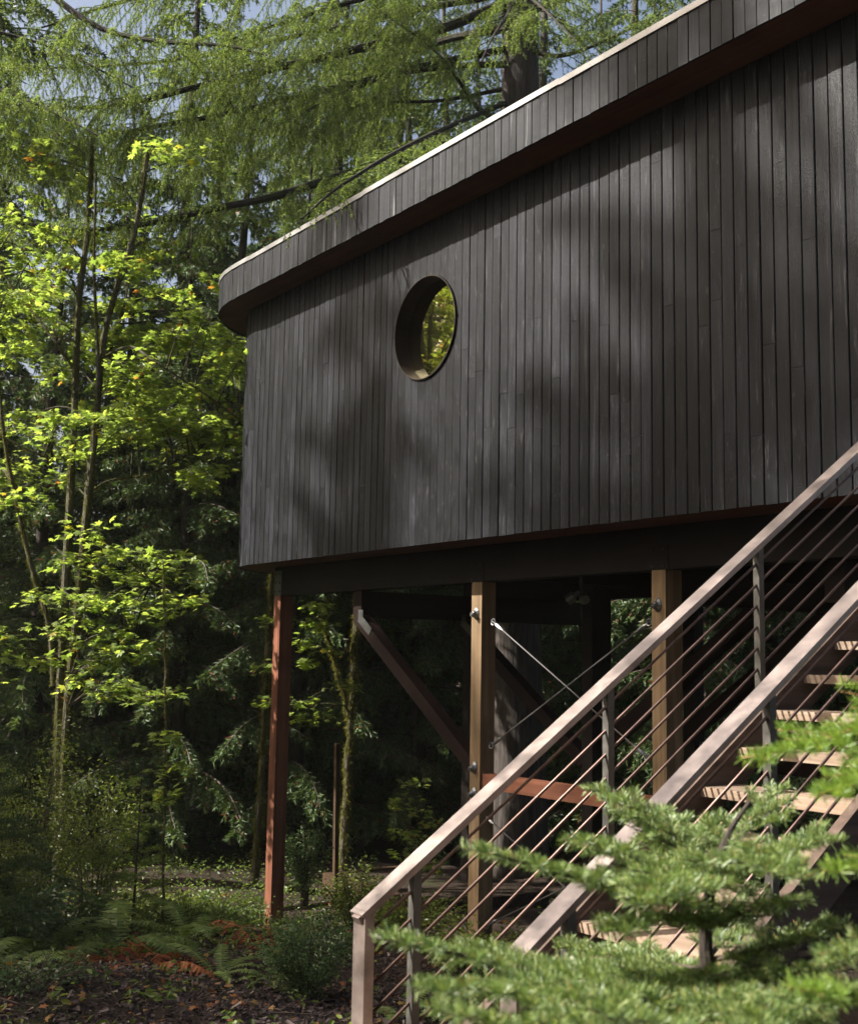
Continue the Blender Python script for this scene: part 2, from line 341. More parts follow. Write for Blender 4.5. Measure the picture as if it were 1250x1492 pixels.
def column(u, v, th):
    zz = [ZB-0.004*random.random(), ZS-0.012]
    if random.random() < 0.8: zz.append(ZB+H*random.uniform(0.12, 0.9))
    if random.random() < 0.25: zz.append(ZB+H*random.uniform(0.2, 0.8))
    zz.sort(); zz = [zz[0]]+[z for z in zz[1:-1] if z-zz[0] > 0.15 and zz[-1]-z > 0.15]+[zz[-1]]; pr = random.uniform(-0.002, 0.003)
    out = np.array([math.sin(th), -math.cos(th)])
    for a, b in zip(zz[:-1], zz[1:]):
        q = pr+random.uniform(-0.0015, 0.0015)
        put_plank(u+out[0]*q, v+out[1]*q, th, a+0.0012, b-0.0012)
nU = 74
for i in range(nU):
    u = UE+PW*(i+0.5)
    if abs(u-WINU) < WINR+PW/2:
        # boards cut round the window
        for top in (0, 1):
            us = np.linspace(u-PW/2+0.002, u+PW/2-0.002, 6); d = np.sqrt(np.maximum(WINR**2-(us-WINU)**2, 0))
            zc = WINZ+d+0.001 if top else WINZ-d-0.001; ze = ZS-0.012 if top else ZB
            v = []
            for y in (0, 0.02):
                for uu, zz in zip(us, zc): v.append(P(uu, CV-RW+y, zz))
                for uu in us: v.append(P(uu, CV-RW+y, ze))
            n = 6; q = []
            for k in range(n-1):
                f = [(k, k+1, n+k+1, n+k), (2*n+k, 3*n+k, 3*n+k+1, 2*n+k+1), (k, 2*n+k, 2*n+k+1, k+1), (n+k, n+k+1, 3*n+k+1, 3*n+k)]
                q += f
            q += [(0, n, 3*n, 2*n), (n-1, 3*n-1, 4*n-1, 2*n-1)]
            q = [t_ if top else t_[::-1] for t_ in q]
            g = G(); g.add(v, q=q); g.build('plank', CHAR, wall)
    else: column(u, CV-RW, 0.0)
na = int(round(RW*math.pi/2/PW))
for i in range(na):
    th = (i+0.5)/na*math.pi/2; column(CU+RW*math.sin(th), CV-RW*math.cos(th), th)
for i in range(int((CVB-CV)/PW)): column(CU+RW, CV+PW*(i+0.5), math.pi/2)
for i in range(12): column(UE, CV-RW+0.03+PW*(i+0.5), -math.pi/2)
# window
win = bpy.data.objects.new('window', None); COL.objects.link(win); win.parent = house
win.location = tuple(local(P(WINU, CV-RW, WINZ)))
def ring(g, prof, n=72, m=0):
    k = len(prof); v = []
    for i in range(n):
        a = 2*math.pi*i/n
        for r, y in prof: v.append(P(WINU+r*math.cos(a), CV-RW+y, WINZ+r*math.sin(a)))
    q = [(i*k+j, ((i+1) % n)*k+j, ((i+1) % n)*k+(j+1) % k, i*k+(j+1) % k) for i in range(n) for j in range(k)]
    g.add(v, q=q, m=m)
FRAME = m_wood('dark_reveal', [(0.012, 0.009, 0.007), (0.028, 0.020, 0.015)], 0.7, axis=1, spec=0.1)
g = G(); ring(g, [(0.496, -0.022), (0.496, 0.158), (0.486, 0.158), (0.486, -0.022)]); g.build('frame', FRAME, win, smooth=False)
g = G(); n = 72
v = [P(WINU, CV-RW+0.13, WINZ)]+[P(WINU+0.485*math.cos(2*math.pi*i/n), CV-RW+0.13, WINZ+0.485*math.sin(2*math.pi*i/n)) for i in range(n)]
g.add(v+[np.array(p)+(0, 0.008, 0) for p in v], [(0, 1+(i+1) % n, 1+i) for i in range(n)]+[(n+1, n+2+i, n+2+(i+1) % n) for i in range(n)], [(1+i, 1+(i+1) % n, n+2+(i+1) % n, n+2+i) for i in range(n)])
g.build('pane', PANE, win)
# roof
roof = G(); prism(roof, outline(RR-0.024, UE-0.33), ZS+0.02, ZT); roof = roof.build('roof', ROOFT, house)
g = G(); prism(g, outline(RR-0.026, UE-0.328), ZS+0.001, ZS+0.0195); g.build('soffit', SOFF, house)
fas = G(); prism(fas, outline(RR-0.0215, UE-0.3325), ZS+0.01, ZT-0.01); fas = fas.build('fascia', CORE, house)
fms = [plank_mesh('fascia_board', w, 0.02, 0.003, CHARF) for w in (0.0945, 0.0945, 0.0945)]
FW = 0.098
def fboard(u, v, th):
    q = random.uniform(-0.004, 0.002); out = (math.sin(th), -math.cos(th))
    put_plank(u+out[0]*q, v+out[1]*q, th, ZS-0.012+random.uniform(-0.003, 0.003), ZT-0.006, fms[0], fas, 'fascia_board')
for i in range(int((CU-UE+0.3)/FW)): fboard(CU-FW*(i+0.5), CV-RR, 0)
nf = int(round(RR*math.pi/2/FW))
for i in range(nf): th = (i+0.5)/nf*math.pi/2; fboard(CU+RR*math.sin(th), CV-RR*math.cos(th), th)
for i in range(int((CVB-CV)/FW)): fboard(CU+RR, CV+FW*(i+0.5), math.pi/2)
# metal drip edge in lengths
ol = outline(RR+0.012, UE-0.34, 10); ol2 = outline(RR-0.10, UE-0.34, 10)
pts = [(UE-0.34+(CU-UE+0.34)*k/3, CV-RR-0.012) for k in range(3)]
secs = [([pts[0], pts[1]], 0.0), ([pts[1], pts[2]], 0.007), ([pts[2], (CU-0.4, CV-RR-0.012)], 0.0), ([(CU-0.4, CV-RR-0.012)]+ol[1:12]+[(CU+RR+0.012, CVB)], 0.006)]
for sp, dz in secs:
    g = G(); n = len(sp)
    inn = []
    for u, w in sp:
        if u <= CU: inn.append((u, w+0.12))
        else: a = math.atan2(u-CU, CV-w) if w < CV else math.pi/2; inn.append((u-0.12*math.sin(a), w+0.12*math.cos(a)))
    v = [P(u, w, ZT-0.005+dz) for u, w in sp]+[P(u, w, ZT+0.045+dz) for u, w in sp]+[P(u, w, ZT+0.045+dz) for u, w in inn]+[P(u, w, ZT+0.001+dz) for u, w in inn]
    q = []
    for k in range(n-1):
        for a in range(4): b = (a+1) % 4; q.append((a*n+k, b*n+k, b*n+k+1, a*n+k+1))
    q += [(0, 3*n, 2*n, n), (n-1, 2*n-1, 3*n-1, 4*n-1)]
    g.add(v, q=q); g.build('drip_edge', FLASH, roof)
# floor underside
g = G(); prism(g, outline(RW-0.024, UE+0.02), ZB+0.008, ZB+0.16); floor = g.build('floor_deck', SOFF, house)
# beams
BT = ZB+0.006
def part_bar(name, lo, hi, mat, parent=house):
    g = G(); g.abox(P(*lo), P(*hi)); return g.build(name, mat, parent)
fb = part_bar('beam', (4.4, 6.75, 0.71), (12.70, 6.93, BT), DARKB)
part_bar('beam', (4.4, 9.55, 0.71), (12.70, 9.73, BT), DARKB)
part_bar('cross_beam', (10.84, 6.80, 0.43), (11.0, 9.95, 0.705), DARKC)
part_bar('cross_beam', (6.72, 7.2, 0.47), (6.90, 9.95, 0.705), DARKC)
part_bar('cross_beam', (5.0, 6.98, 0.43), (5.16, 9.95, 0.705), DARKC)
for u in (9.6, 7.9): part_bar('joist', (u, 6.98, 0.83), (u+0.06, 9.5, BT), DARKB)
# posts
def post(u0, u1, v0, v1, mat, ztop=0.708, kind='post'):
    x, y = -(u0+u1)/2, (v0+v1)/2; zb = float(gz(x, y))-EYE-0.25
    return part_bar(kind, (u0, v0, zb), (u1, v1, ztop), mat)
pC = post(12.546, 12.70, 6.75, 6.915, REDW)
pA = post(8.697, 8.847, 6.752, 6.915, POSTW); pB = post(6.422, 6.566, 6.752, 6.93, POSTW)
pD = post(4.45, 4.60, 6.752, 6.915, POSTW)
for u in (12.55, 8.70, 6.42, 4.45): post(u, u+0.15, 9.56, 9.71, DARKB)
# knee braces
def brace(a, b, w=0.13):
    g = G(); g.bar(a, b, w, w); return g.build('brace', DARKC, house)
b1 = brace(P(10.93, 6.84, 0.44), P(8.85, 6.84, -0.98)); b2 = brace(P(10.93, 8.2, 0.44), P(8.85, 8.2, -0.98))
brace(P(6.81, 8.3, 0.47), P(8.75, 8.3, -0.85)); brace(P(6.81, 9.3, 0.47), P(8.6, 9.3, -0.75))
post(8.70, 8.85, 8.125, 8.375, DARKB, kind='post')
# lower red beams
part_bar('tie_beam', (6.575, 6.775, -1.15), (8.69, 6.90, -1.02), REDB)
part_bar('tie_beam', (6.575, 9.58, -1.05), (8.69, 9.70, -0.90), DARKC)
# steel plates, brackets, bolts
def plate(c, hu, hz, v, mat=GALVD, holes=True, parent=house, t=0.006, name='steel_plate', nb=3):
    g = G(); g.abox(P(c[0]-hu, v-t, c[1]-hz), P(c[0]+hu, v, c[1]+hz)); pl = g.build(name, mat, parent)
    if holes:
        for i in range(nb):
            for s in (-1, 1):
                g = G(); cc = P(c[0]+s*hu*0.55, v-t, c[1]-hz*0.7+1.4*hz*i/max(1, nb-1)); g.tube([cc+(0, 0.002, 0), cc-(0, 0.008, 0)], 0.011, 6); g.build('bolt', CORE, pl)
plate((12.615, 0.855), 0.085, 0.145, 6.7495, GALVD)
plate((8.772, 0.80), 0.11, 0.09, 6.7495, DARKB, nb=2); plate((6.494, 0.80), 0.11, 0.09, 6.7495, DARKB, nb=2)
def brace_plate(u, v, z):
    g = G(); d = nrm(P(8.85, v, -0.98)-P(10.93, v, 0.44)); a = P(u, v-0.07, z+0.10); b = P(u, v-0.07, z); c = b+d*0.24
    g.bar(a, b+(0, 0, -0.0), 0.09, 0.006, (0, -1, 0)); g.bar(b-d*0.035, c, 0.09, 0.0075, (0, -1, 0)); g.build('steel_plate', GALVD, house)
brace_plate(10.80, 6.84, 0.40); brace_plate(10.80, 8.2, 0.40)
def clevis(u, v, z, parent, sc=1.0):
    """galvanised rod anchor: tapered washer casting with nut"""
    c = P(u, v, z); g = G()
    prof = [(0.045, 0), (0.045, 0.008), (0.030, 0.022), (0.022, 0.045), (0.012, 0.05)]
    n = 10; k = len(prof); vv = []
    for i in range(n):
        a = 2*math.pi*i/n
        for r, h in prof: vv.append(c+np.array([r*0.85*math.cos(a), -h, r*1.25*math.sin(a)-h*0.25])*sc)
    g.add(vv, q=[(i*k+j, i*k+j+1, ((i+1) % n)*k+j+1, ((i+1) % n)*k+j) for i in range(n) for j in range(k-1)])
    g.tube([c+np.array((0, -0.03, -0.005))*sc, c+np.array((0, -0.07, -0.02))*sc], 0.014*sc, 6); g.tube([c+np.array((0, -0.045, -0.005))*sc, c+np.array((0, -0.058, -0.013))*sc], 0.024*sc, 6)
    g.build('rod_anchor', GALV, parent)
for z in (-0.97, -1.20, 0.42): clevis(8.772, 6.7525, z, pA)
clevis(6.50, 6.7525, -1.02, pB); clevis(6.50, 6.7525, 0.44, pB)
def tie(a, b, r=0.007, bk=True, mat=CABLE):
    g = G(); g.tube([a, b], r, 6); o = g.build('tie_rod', mat, house); d = nrm(b-a); L = np.linalg.norm(b-a)
    if not bk: return
    for p, s in ((a, 1), (b, -1)):
        g = G(); q = p+d*s*0.05
        g.tube([q, q+d*s*0.03, q+d*s*0.10, q+d*s*0.13], [0.008, 0.019, 0.016, 0.008], 7)
        # eye
        ax = np.cross(d, (0, 1, 0)); cc = p+d*s*0.02; ring_p = [cc+0.028*(math.cos(t)*d+math.sin(t)*ax) for t in np.linspace(0, 2*math.pi, 13)]
        g.tube(ring_p, 0.007, 5, cap=False); g.build('turnbuckle', GALV, o)
VA = 6.83
tie(onv(717, 905, VA), onv(945, 1106, VA)); tie(onv(714, 1088, VA), onv(948, 905, VA))
tie(onv(703, 1186, VA), P(6.57, VA, -2.3)); tie(P(8.69, VA, -2.35), P(6.57, VA, -1.35))
tie(P(8.69, 9.64, 0.5), P(6.57, 9.64, -0.85), 0.006); tie(P(8.69, 9.64, -0.85), P(6.57, 9.64, 0.5), 0.006)
# two small unlit spotlights under the floor
sp = onv(846, 862, 8.0); fx = thing('spotlight', sp, 'small unlit twin-headed spotlight under the treehouse floor', 'spotlight')
sp_top = P(0, 0, 0.825)[2]
g = G(); g.tube([(sp[0], sp[1], BT+EYE-0.002), sp+(0, 0, 0.02)], 0.018, 8); g.tube([(sp[0], sp[1], BT+EYE-0.004), (sp[0], sp[1], BT+EYE-0.03)], 0.055, 12); g.build('mount', GALVD, fx)
for s in (-1, 1):
    a = sp+np.array((s*0.02, 0, 0.0)); d = nrm((s*0.8, -0.5, -0.7)); g = G(); g.tube([a, a+d*0.05, a+d*0.07, a+d*0.15], [0.02, 0.03, 0.05, 0.055], 10); g.build('lamp_head', GALV, fx)

# ------------------------------------------------------------------ staircase
RISE, RUN, U1, U2 = 0.181, 0.267, 4.10, 3.18
SL = RISE/RUN
def noseZ(v): return -0.231+(v-5.057)*SL
def railZ(v): return -0.966+(v-2.62)*0.677
stair = thing('staircase', P(3.64, 2.5, gz(-3.64, 2.5)-EYE), 'open wooden staircase with brown steel rod railings climbing to the treehouse', 'staircase')
SB = base_of(stair)
VT = 7.19
g = G()
for a, b in ((0.0, 0.137), (0.143, 0.28)): g.abox((-(U1-0.03), a, -0.045), (-(U2+0.03), b, 0.0))
tm = g.mesh('tread', TREAD)
for k in range(-9, 8):
    p = P(0, 5.057+k*RUN-0.01, -0.231+k*RISE); o = link('tread', tm, stair, p-SB)
for u in (U1, U2):
    g = G(); a, b = 2.35, VT+0.02; n = 0.25
    v = []
    for du in (-0.026, 0.026):
        for vv, top in ((a, 1), (b, 1), (b, 0), (a, 0)): v.append(P(u+du, vv, noseZ(vv)+(0.045 if top else 0.045-n)))
    g.add(v, q=[(3,2,1,0), (4,5,6,7), (0,1,5,4), (1,2,6,5), (2,3,7,6), (3,0,4,7)]); g.build('stringer', STRG, stair)
for u, nm in ((U1, 'far'), (U2, 'near')):
    g = G(); a, b = 2.585, VT+0.1; w = 0.09
    for dz, ww, hh in ((0.0, w, 0.014), (-0.022, 0.05, 0.030)):
        g.bar(P(u, a, railZ(a)+dz-0.007), P(u, b, railZ(b)+dz-0.007), ww, hh)
    rail = g.build('railing', STEEL, stair)
    vb = 2.62; g = G(); zt = railZ(vb)-0.012; zg = float(gz(-u, vb))-EYE-0.1
    g.abox(P(u-0.042, vb-0.022, zg), P(u+0.042, vb+0.022, zt)); g.build('newel_post', STEEL, rail)
    for v in (2.86, 3.93, 5.0, 6.07, 7.14):
        g = G(); zt = railZ(v)-0.036; g.abox(P(u-0.019, v-0.019, noseZ(v)-0.12), P(u+0.019, v+0.019, zt)); g.build('post', STEELD, rail)
    for k in range(1, 8):
        g = G(); d = 0.108*k+0.01; g.tube([P(u, 2.62, railZ(2.62)-d), P(u, VT+0.08, railZ(VT+0.08)-d)], 0.0068, 8); g.build('rod', RODM, rail, smooth=True)
g = G()
for i in range(8): g.abox(P(U2-0.1, VT+0.02+i*0.145, 1.165), P(U1+0.06, VT+0.16+i*0.145, 1.205))
g.build('landing', TREAD, stair)
for v in (VT+0.1, VT+1.0):
    g = G(); zg = float(gz(-U2, v))-EYE-0.1; g.abox(P(U2-0.08, v, zg), P(U2+0.05, v+0.13, 1.16)); g.build('landing_post', POSTW, stair)

# ------------------------------------------------------------------ plant generators
def needles(g, A, B, per_m, ln, wd, m=1, flat=None, up_bias=0.0, fwd_=0.55, rs=rng, quad=False, minn=2):
    """needles along twig segments A->B; flat: per-segment side vector that flattens the brush"""
    A = np.asarray(A, float).reshape(-1, 3); B = np.asarray(B, float).reshape(-1, 3)
    L = np.linalg.norm(B-A, axis=1); cnt = np.maximum((L*per_m+rs.random(len(L))).astype(int), minn)
    idx = np.repeat(np.arange(len(L)), cnt); n = len(idx)
    f = rs.random(n); base = A[idx]+(B-A)[idx]*f[:, None]
    t = (B-A)/np.maximum(L, 1e-6)[:, None]; t = t[idx]
    r = rs.standard_normal((n, 3))
    if flat is not None:
        fl = np.asarray(flat).reshape(-1, 3)[idx]; sgn = np.where(rs.random(n) < 0.5, -1, 1)[:, None]; r = r*0.62+fl*sgn*0.8
    r[:, 2] += up_bias
    r -= t*np.sum(r*t, 1)[:, None]; r /= np.maximum(np.linalg.norm(r, axis=1), 1e-6)[:, None]
    d = r+t*fwd_*(0.6+0.8*rs.random(n))[:, None]; d /= np.linalg.norm(d, axis=1)[:, None]
    l = ln*(0.7+0.5*rs.random(n))[:, None]; w = np.cross(d, rs.standard_normal((n, 3))); w = w/np.maximum(np.linalg.norm(w, axis=1), 1e-6)[:, None]*wd/2
    tip = base+d*l
    if quad:
        v = np.stack([base-w*0.5, base+w*0.5, tip*0.75+base*0.25+w, tip, tip*0.75+base*0.25-w], 1).reshape(-1, 3)
        i = np.arange(n)[:, None]*5
        g.add(v, np.concatenate([i+[2, 3, 4]]), np.concatenate([i+[0, 1, 2, 4]]), m)
    else:
        v = np.stack([base-w, base+w, tip], 1).reshape(-1, 3); g.add(v, np.arange(n*3).reshape(-1, 3), m=m)
def strips(g, A, B, r0, r1, m=0):
    """thin three-sided twigs, vectorised"""
    A = np.asarray(A, float).reshape(-1, 3); B = np.asarray(B, float).reshape(-1, 3); n = len(A)
    if not n: return
    t = B-A; t /= np.maximum(np.linalg.norm(t, axis=1), 1e-6)[:, None]
    s = np.cross(t, [0.3, 0.5, 0.8]); s /= np.maximum(np.linalg.norm(s, axis=1), 1e-6)[:, None]; b = np.cross(t, s)
    vs = []
    for P_, r in ((A, r0), (B, r1)):
        for a in (0, 2.094, 4.189): vs.append(P_+(math.cos(a)*s+math.sin(a)*b)*np.reshape(r, (-1, 1)))
    v = np.stack(vs, 1).reshape(-1, 3); i = np.arange(n)[:, None]*6
    g.add(v, q=np.concatenate([i+[0, 1, 4, 3], i+[1, 2, 5, 4], i+[2, 0, 3, 5]]), m=m)
def smooth_path(pts, n):
    """Catmull-Rom through pts"""
    p = np.asarray(pts, float); p = np.vstack([2*p[0]-p[1], p, 2*p[-1]-p[-2]]); k = len(p)-3
    out = []
    for x in np.linspace(0, k-1e-6, n):
        i = int(x); t = x-i; a, b, c, d = p[i:i+4]
        out.append(0.5*((2*b)+(c-a)*t+(2*a-5*b+4*c-d)*t*t+(3*b-a-3*c+d)*t**3))
    return np.array(out)
def fir_limb(g, path, r0, seclen=1.0, hang=0.8, step=0.10, tstep=0.055, tlen=0.22, per_m=175, nl=0.036, nw=0.0085, start=0.1, rs=rng, twig_m=0, need_m=1):
    """conifer limb: wood along path, side branches with drooping needle-covered twigs"""
    path = np.asarray(path, float); seg = np.linalg.norm(np.diff(path, axis=0), axis=1); cum = np.concatenate([[0], np.cumsum(seg)]); L = cum[-1]
    g.tube(path, np.linspace(r0, r0*0.12+0.003, len(path)), 7, m=twig_m)
    TA, TB, NA, NB, TR = [], [], [], [], []
    s = start*L; side = 1; ph = rs.uniform(0, 6.28)
    while s < L*0.995:
        i = min(np.searchsorted(cum, s)-1, len(seg)-1); i = max(i, 0); p = path[i]+(path[i+1]-path[i])*((s-cum[i])/seg[i]); t = nrm(path[i+1]-path[i])
        sd = nrm(np.cross(t, (0, 0, 1)))*side; side = -side
        if math.sin(s*2.3+ph)+0.6*math.sin(s*5.1+2*ph) < -1.15: s += step; continue
        f = s/L; ls = seclen*(0.30+0.95*math.sin(math.pi*min(1, 0.18+0.80*f))**0.8)*rs.uniform(0.65, 1.15)*(1.0 if f < 0.8 else 0.75)
        d = nrm(sd*rs.uniform(0.7, 1.0)+t*rs.uniform(0.4, 0.9)+np.array([0, 0, rs.uniform(-0.25, 0.2)]))
        n = max(3, int(ls/tstep)); st = ls/n; q = p.copy(); dd = d.copy()
        hz = hang*rs.uniform(0.5, 1.4)
        for k in range(n):
            dd = nrm(dd+np.array([0, 0, -hz*st*(0.5+1.3*k/n)])+rs.normal(0, 0.03, 3)); q2 = q+dd*st
            TA.append(q); TB.append(q2); TR.append(0.006*(1-k/n)+0.0018)
            if k > n*0.25: NA.append(q); NB.append(q2)
            if k > 0:
                # tertiary twig
                lt = tlen*rs.uniform(0.5, 1.25)*(0.55+0.6*math.sin(math.pi*k/n)); sn = 1 if k % 2 else -1
                e = nrm(nrm(np.cross(dd, (0, 0, 1))+1e-6)*sn*rs.uniform(0.5, 1.0)+dd*0.6+np.array([0, 0, -0.35*hang])); a = q2
                for j in range(3):
                    e = nrm(e+np.array([0, 0, -0.42*hang*rs.uniform(0.5, 1.4)])); b = a+e*lt/3
                    TA.append(a); TB.append(b); TR.append(0.0022); NA.append(a); NB.append(b); a = b
            q = q2
        s += step*rs.uniform(0.6, 1.4)
    TR = np.array(TR); strips(g, TA, TB, TR, TR*0.8, twig_m)
    needles(g, NA, NB, per_m, nl, nw, need_m, fwd_=0.7, rs=rs)
LEAF_T = None
def maple_template():
    o = [(0, 1.0), (12, 0.74), (25, 0.50), (46, 0.92), (58, 0.70), (76, 0.42), (104, 0.66), (150, 0.26)]
    o = o+[(-a, r) for a, r in o[:0:-1]]
    v = [(0, 0, 0)]+[(r*math.cos(R(a)), r*math.sin(R(a)), -0.16*r*r) for a, r in o]
    n = len(o); t = [(0, 1+i, 1+(i+1) % n) for i in range(n)]
    v = np.array(v); v[:, 0] += 0.28; return v, np.array(t)
def ovate_template(w=0.5, fold=0.12):
    v = np.array([(0, 0, 0), (0.35, w*0.5, fold), (0.72, w*0.36, fold*0.8), (1, 0, 0), (0.72, -w*0.36, fold*0.8), (0.35, -w*0.5, fold)]); v[:, 2] -= 0.12*v[:, 0]**2
    return v, np.array([(0, 2, 1), (0, 3, 2), (0, 4, 3), (0, 5, 4)])
MT = maple_template(); OT = ovate_template(); OTN = ovate_template(0.34)
CT = (np.array([(0, 0.5, 0), (1, 0.35, 0.05), (1.05, -0.4, 0), (0.1, -0.5, 0.12)]), np.array([(0, 2, 1), (0, 3, 2)]))
def scatter_leaves(g, tpl, pos, size, heading, tilt=0.5, m=0, rs=rng, nrmv=None):
    """copies of a leaf template: heading = direction vectors, tilt = spread of the leaf normal from up"""
    tv, tt = tpl; pos = np.asarray(pos, float); n = len(pos); k = len(tv)
    if not n: return
    up = np.array([0, 0, 1.0]) if nrmv is None else nrmv
    N = up+rs.normal(0, tilt, (n, 3)); N /= np.linalg.norm(N, axis=1)[:, None]
    X = np.asarray(heading, float); X = X-N*np.sum(X*N, 1)[:, None]; X /= np.maximum(np.linalg.norm(X, axis=1), 1e-6)[:, None]; Y = np.cross(N, X)
    Rm = np.stack([X, Y, N], -1); v = np.einsum('nij,kj->nki', Rm, tv)*np.reshape(size, (-1, 1, 1))+pos[:, None, :]
    g.add(v.reshape(-1, 3), (np.arange(n)[:, None, None]*k+tt[None]).reshape(-1, 3), m=m)
def fuzz(g, path, rad, per_m=900, ln=0.025, m=1, rs=rng):
    """moss fur standing off a stem"""
    path = np.asarray(path); A, B = path[:-1], path[1:]; L = np.linalg.norm(B-A, axis=1); cnt = np.maximum((L*per_m).astype(int), 1); idx = np.repeat(np.arange(len(L)), cnt); n = len(idx)
    base = A[idx]+(B-A)[idx]*rs.random(n)[:, None]; rr = np.interp(np.arange(len(L)), np.linspace(0, len(L)-1, len(np.atleast_1d(rad))), np.atleast_1d(rad))[idx]
    t = ((B-A)/np.maximum(L, 1e-6)[:, None])[idx]; r = rs.standard_normal((n, 3)); r -= t*np.sum(r*t, 1)[:, None]; r /= np.maximum(np.linalg.norm(r, axis=1), 1e-6)[:, None]
    clump = 0.35+0.9*(np.sin(base[:, 2]*7+1)*np.sin(base[:, 2]*17+np.arctan2(r[:, 1], r[:, 0])*2) > -0.1)
    p = base+r*rr[:, None]; d = r+np.array([0, 0, -0.4])+rs.normal(0, 0.4, (n, 3)); tip = p+d*(ln*clump*rs.uniform(0.5, 1.2, n))[:, None]
    w = np.cross(d, rs.standard_normal((n, 3))); w = w/np.maximum(np.linalg.norm(w, axis=1), 1e-6)[:, None]*0.0045
    g.add(np.stack([p-w, p+w, tip], 1).reshape(-1, 3), np.arange(3*n).reshape(-1, 3), m=m)

# ------------------------------------------------------------------ shared conifer crowns for the forest behind
def far_crown_mesh(name, mat, Hc, rad, seed, hang=0.5, nb=70, cedar=False, clear=0.12, dens=1.0):
    rs = np.random.default_rng(seed); g = G(); A, B = [], []
    for i in range(nb):
        f = clear+(1-clear)*(i+rs.random())/nb; z = Hc*f; L = rad*(1-f)**0.75*rs.uniform(0.7, 1.15)+0.25; az = i*2.39996+rs.normal(0, 0.3)
        d = np.array([math.cos(az), math.sin(az), 0]); sd = np.array([-d[1], d[0], 0]); n = max(4, int(L/0.16)); pts = []
        for k in range(n+1):
            s = k/n; pts.append(d*L*s+np.array([0, 0, z+L*(0.22*s-hang*s*s*(0.8 if not cedar else 0.55))])+sd*0.06*L*math.sin(3*s+i))
        pts = np.array(pts); strips(g, pts[:-1], pts[1:], np.linspace(0.022, 0.006, n)*L/2, np.linspace(0.02, 0.005, n)*L/2, 0)
        for k in range(1, n+1):
            for sg in (-1, 1):
                ls = L*0.26*(1.15-k/n)*rs.uniform(0.6, 1.2)+0.16; e = nrm(sd*sg*rs.uniform(0.5, 1)+d*0.6+np.array([0, 0, -0.3-hang*rs.uniform(0.1, 0.8)]))
                a = pts[k]
                for j in range(3): e = nrm(e+np.array([0, 0, -0.35*hang])); b = a+e*ls/3; A.append(a); B.append(b); a = b
    A = np.array(A); B = np.array(B)
    needles(g, A, B, 75*dens, 0.13, 0.036, 1, fwd_=0.9, rs=rs)
    return g.mesh(name, [TWIG, mat])
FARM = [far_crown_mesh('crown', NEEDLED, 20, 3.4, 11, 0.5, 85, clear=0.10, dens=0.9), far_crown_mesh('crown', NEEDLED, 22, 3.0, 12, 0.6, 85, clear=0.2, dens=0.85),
        far_crown_mesh('crown', CEDAR, 14, 2.9, 13, 0.75, 80, cedar=True, clear=0.05, dens=1.0), far_crown_mesh('crown', NEEDLE, 20, 4.2, 14, 0.6, 95, clear=0.16, dens=1.0), far_crown_mesh('crown', NEEDLED, 24, 4.6, 17, 0.5, 44, clear=0.70, dens=1.7)]  # last crown shaped high and dense, only to dapple the wall
FART = []
for k, (h, r) in enumerate(((20.5, 0.24), (22.5, 0.26), (14.3, 0.2), (20.5, 0.25), (24.5, 0.28))):
    g = G(); zz = np.linspace(0, h, 14); g.tube(np.stack([0.1*np.sin(zz*0.4+k), 0.1*np.cos(zz*0.33), zz-0.4], 1), r*(1.03-zz/h)+0.01, 9, jit=0.04); FART.append(g.mesh('trunk', BARKD, smooth=True))
def far_tree(px, d, kind, sc=1.0, rot=None, name=None, label=None, group=None, pos=None):
    p = at(px, 900, d) if pos is None else np.array([*pos, 0.0]); p[2] = gz(p[0], p[1])
    nm = ('conifer_tree', 'conifer_tree', 'cedar_tree', 'conifer_tree', 'conifer_tree')[kind] if name is None else name
    e = thing(nm, p, label or ('dark conifer standing in the forest behind' if kind != 2 else 'dark drooping cedar standing in the forest behind'), 'tree', group or 'dark trees of the forest behind')
    e.rotation_euler = (0, 0, rot if rot is not None else random.uniform(0, 6.28)); e.scale = (sc, sc, sc*random.uniform(0.92, 1.1))
    link('trunk', FART[kind], e); c = link('crown', FARM[kind], e); c['kind'] = 'stuff'; return e

